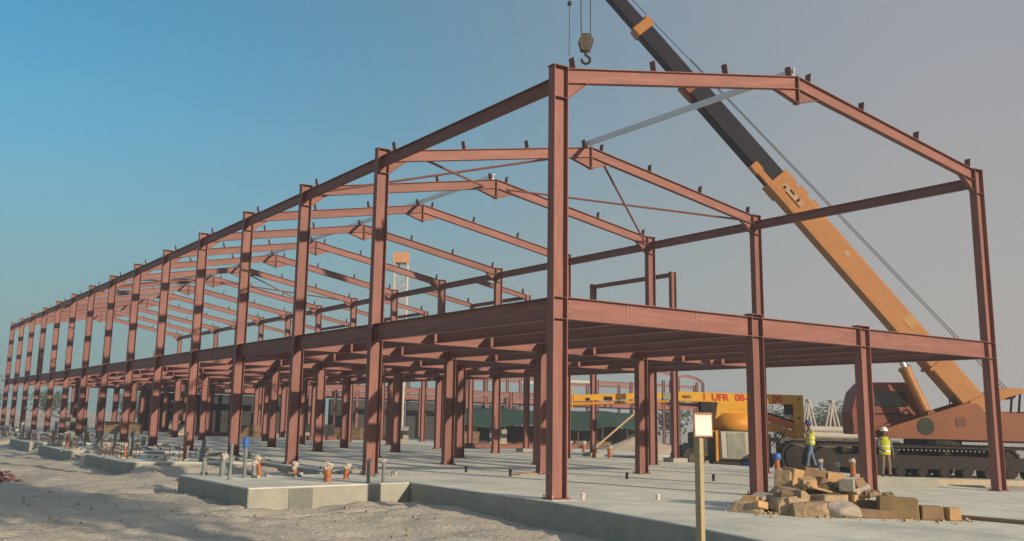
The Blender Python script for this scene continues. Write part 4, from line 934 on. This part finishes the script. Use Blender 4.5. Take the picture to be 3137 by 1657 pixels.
TL = [(90.5, 68.5, 4.6, 3.0), (92.5, 67.2, 5.4, 3.2), (94.6, 66.0, 4.4, 3.0), (88.0, 70.0, 5.0, 3.0), (97, 64.6, 4.8, 3.0), (76, 77, 5.0, 3.2), (-2, 165, 5.5, 4.2), (8, 175, 6.5, 4.5), (20, 182, 5.2, 4.0), (-12, 160, 5.0, 3.8), (-20, 172, 6.0, 4.2), (34, 176, 6.2, 4.4)]
TLAB = ['leftmost low tree behind the trestles', 'tallest tree behind the white trestles', 'low tree left of the crane cab', 'small tree just right of the yellow lift', 'tree partly behind the crane cab', 'tree behind the far portal frames', 'far tree between the leftmost columns', 'tall far tree left of the middle of the hall', 'far tree deep behind the hall columns', 'far tree beyond the last left column', 'far tree at the left picture edge', 'far tree behind the distant steel shed']
for i, (x, y, h, r) in enumerate(TL): tree((x, y, gz(x, y)-.1), h, r, TLAB[i], 500+i)
def shade_tree(loc, h, r, label, seed):
    e = empty('added_shade_tree', loc, 0, label, 'tree'); rr = random.Random(seed); t = MB()
    t.tube((0, 0, -.3), (.2, 0, h*.3), .26, .2, 10); t.tube((.2, 0, h*.3), (0, .2, h*.6), .2, .13, 10)
    br = []
    for k in range(14):
        a = rr.uniform(0, 6.3); q = V((cos(a)*r*rr.uniform(.4, .9), sin(a)*r*rr.uniform(.4, .9), h-rr.uniform(.5, 4.4))); t.tube((.1, .1, h*rr.uniform(.4, .6)), q, .08, .03, 6); br.append(q)
    t.build('trunk', BARK, e); c = MB()
    for i in range(5200):
        p = rr.choice(br); q = V((rr.gauss(0, .45), rr.gauss(0, .45), rr.gauss(0, .35)))*r*.55
        u = V((rr.uniform(-1, 1), rr.uniform(-1, 1), rr.uniform(-1, 1))).normalized(); v_ = u.orthogonal().normalized(); k = .14*rr.uniform(.7, 1.4)
        c.add([p+q+u*k, p+q+v_*k*.6, p+q-u*k, p+q-v_*k*.6], [(0, 1, 2, 3)])
    c.build('crown', LEAF, e)
shade_tree((1.1, -28.0, -.5), 15.3, 3.2, 'added tree out of view, put there to shade the left foreground', 900)  # unseen tree, added only to cast shade on the left ground
hzb = MB().box((20, 130, 17), (420, 420, 38)); hm_ = bpy.data.materials.new('dusty air'); hm_.use_nodes = True; ht = hm_.node_tree; ht.nodes.clear()
ho = ht.nodes.new('ShaderNodeOutputMaterial'); pv = ht.nodes.new('ShaderNodeVolumePrincipled'); pv.inputs['Density'].default_value = .0013; pv.inputs['Color'].default_value = (.78, .88, 1, 1); pv.inputs['Anisotropy'].default_value = .1
ht.links.new(pv.outputs[0], ho.inputs['Volume']); tag(hzb.build('haze', hm_), 'thin dusty air over the whole building site', 'haze', kind='stuff')
print('OBJECT COUNT', len(bpy.data.objects))
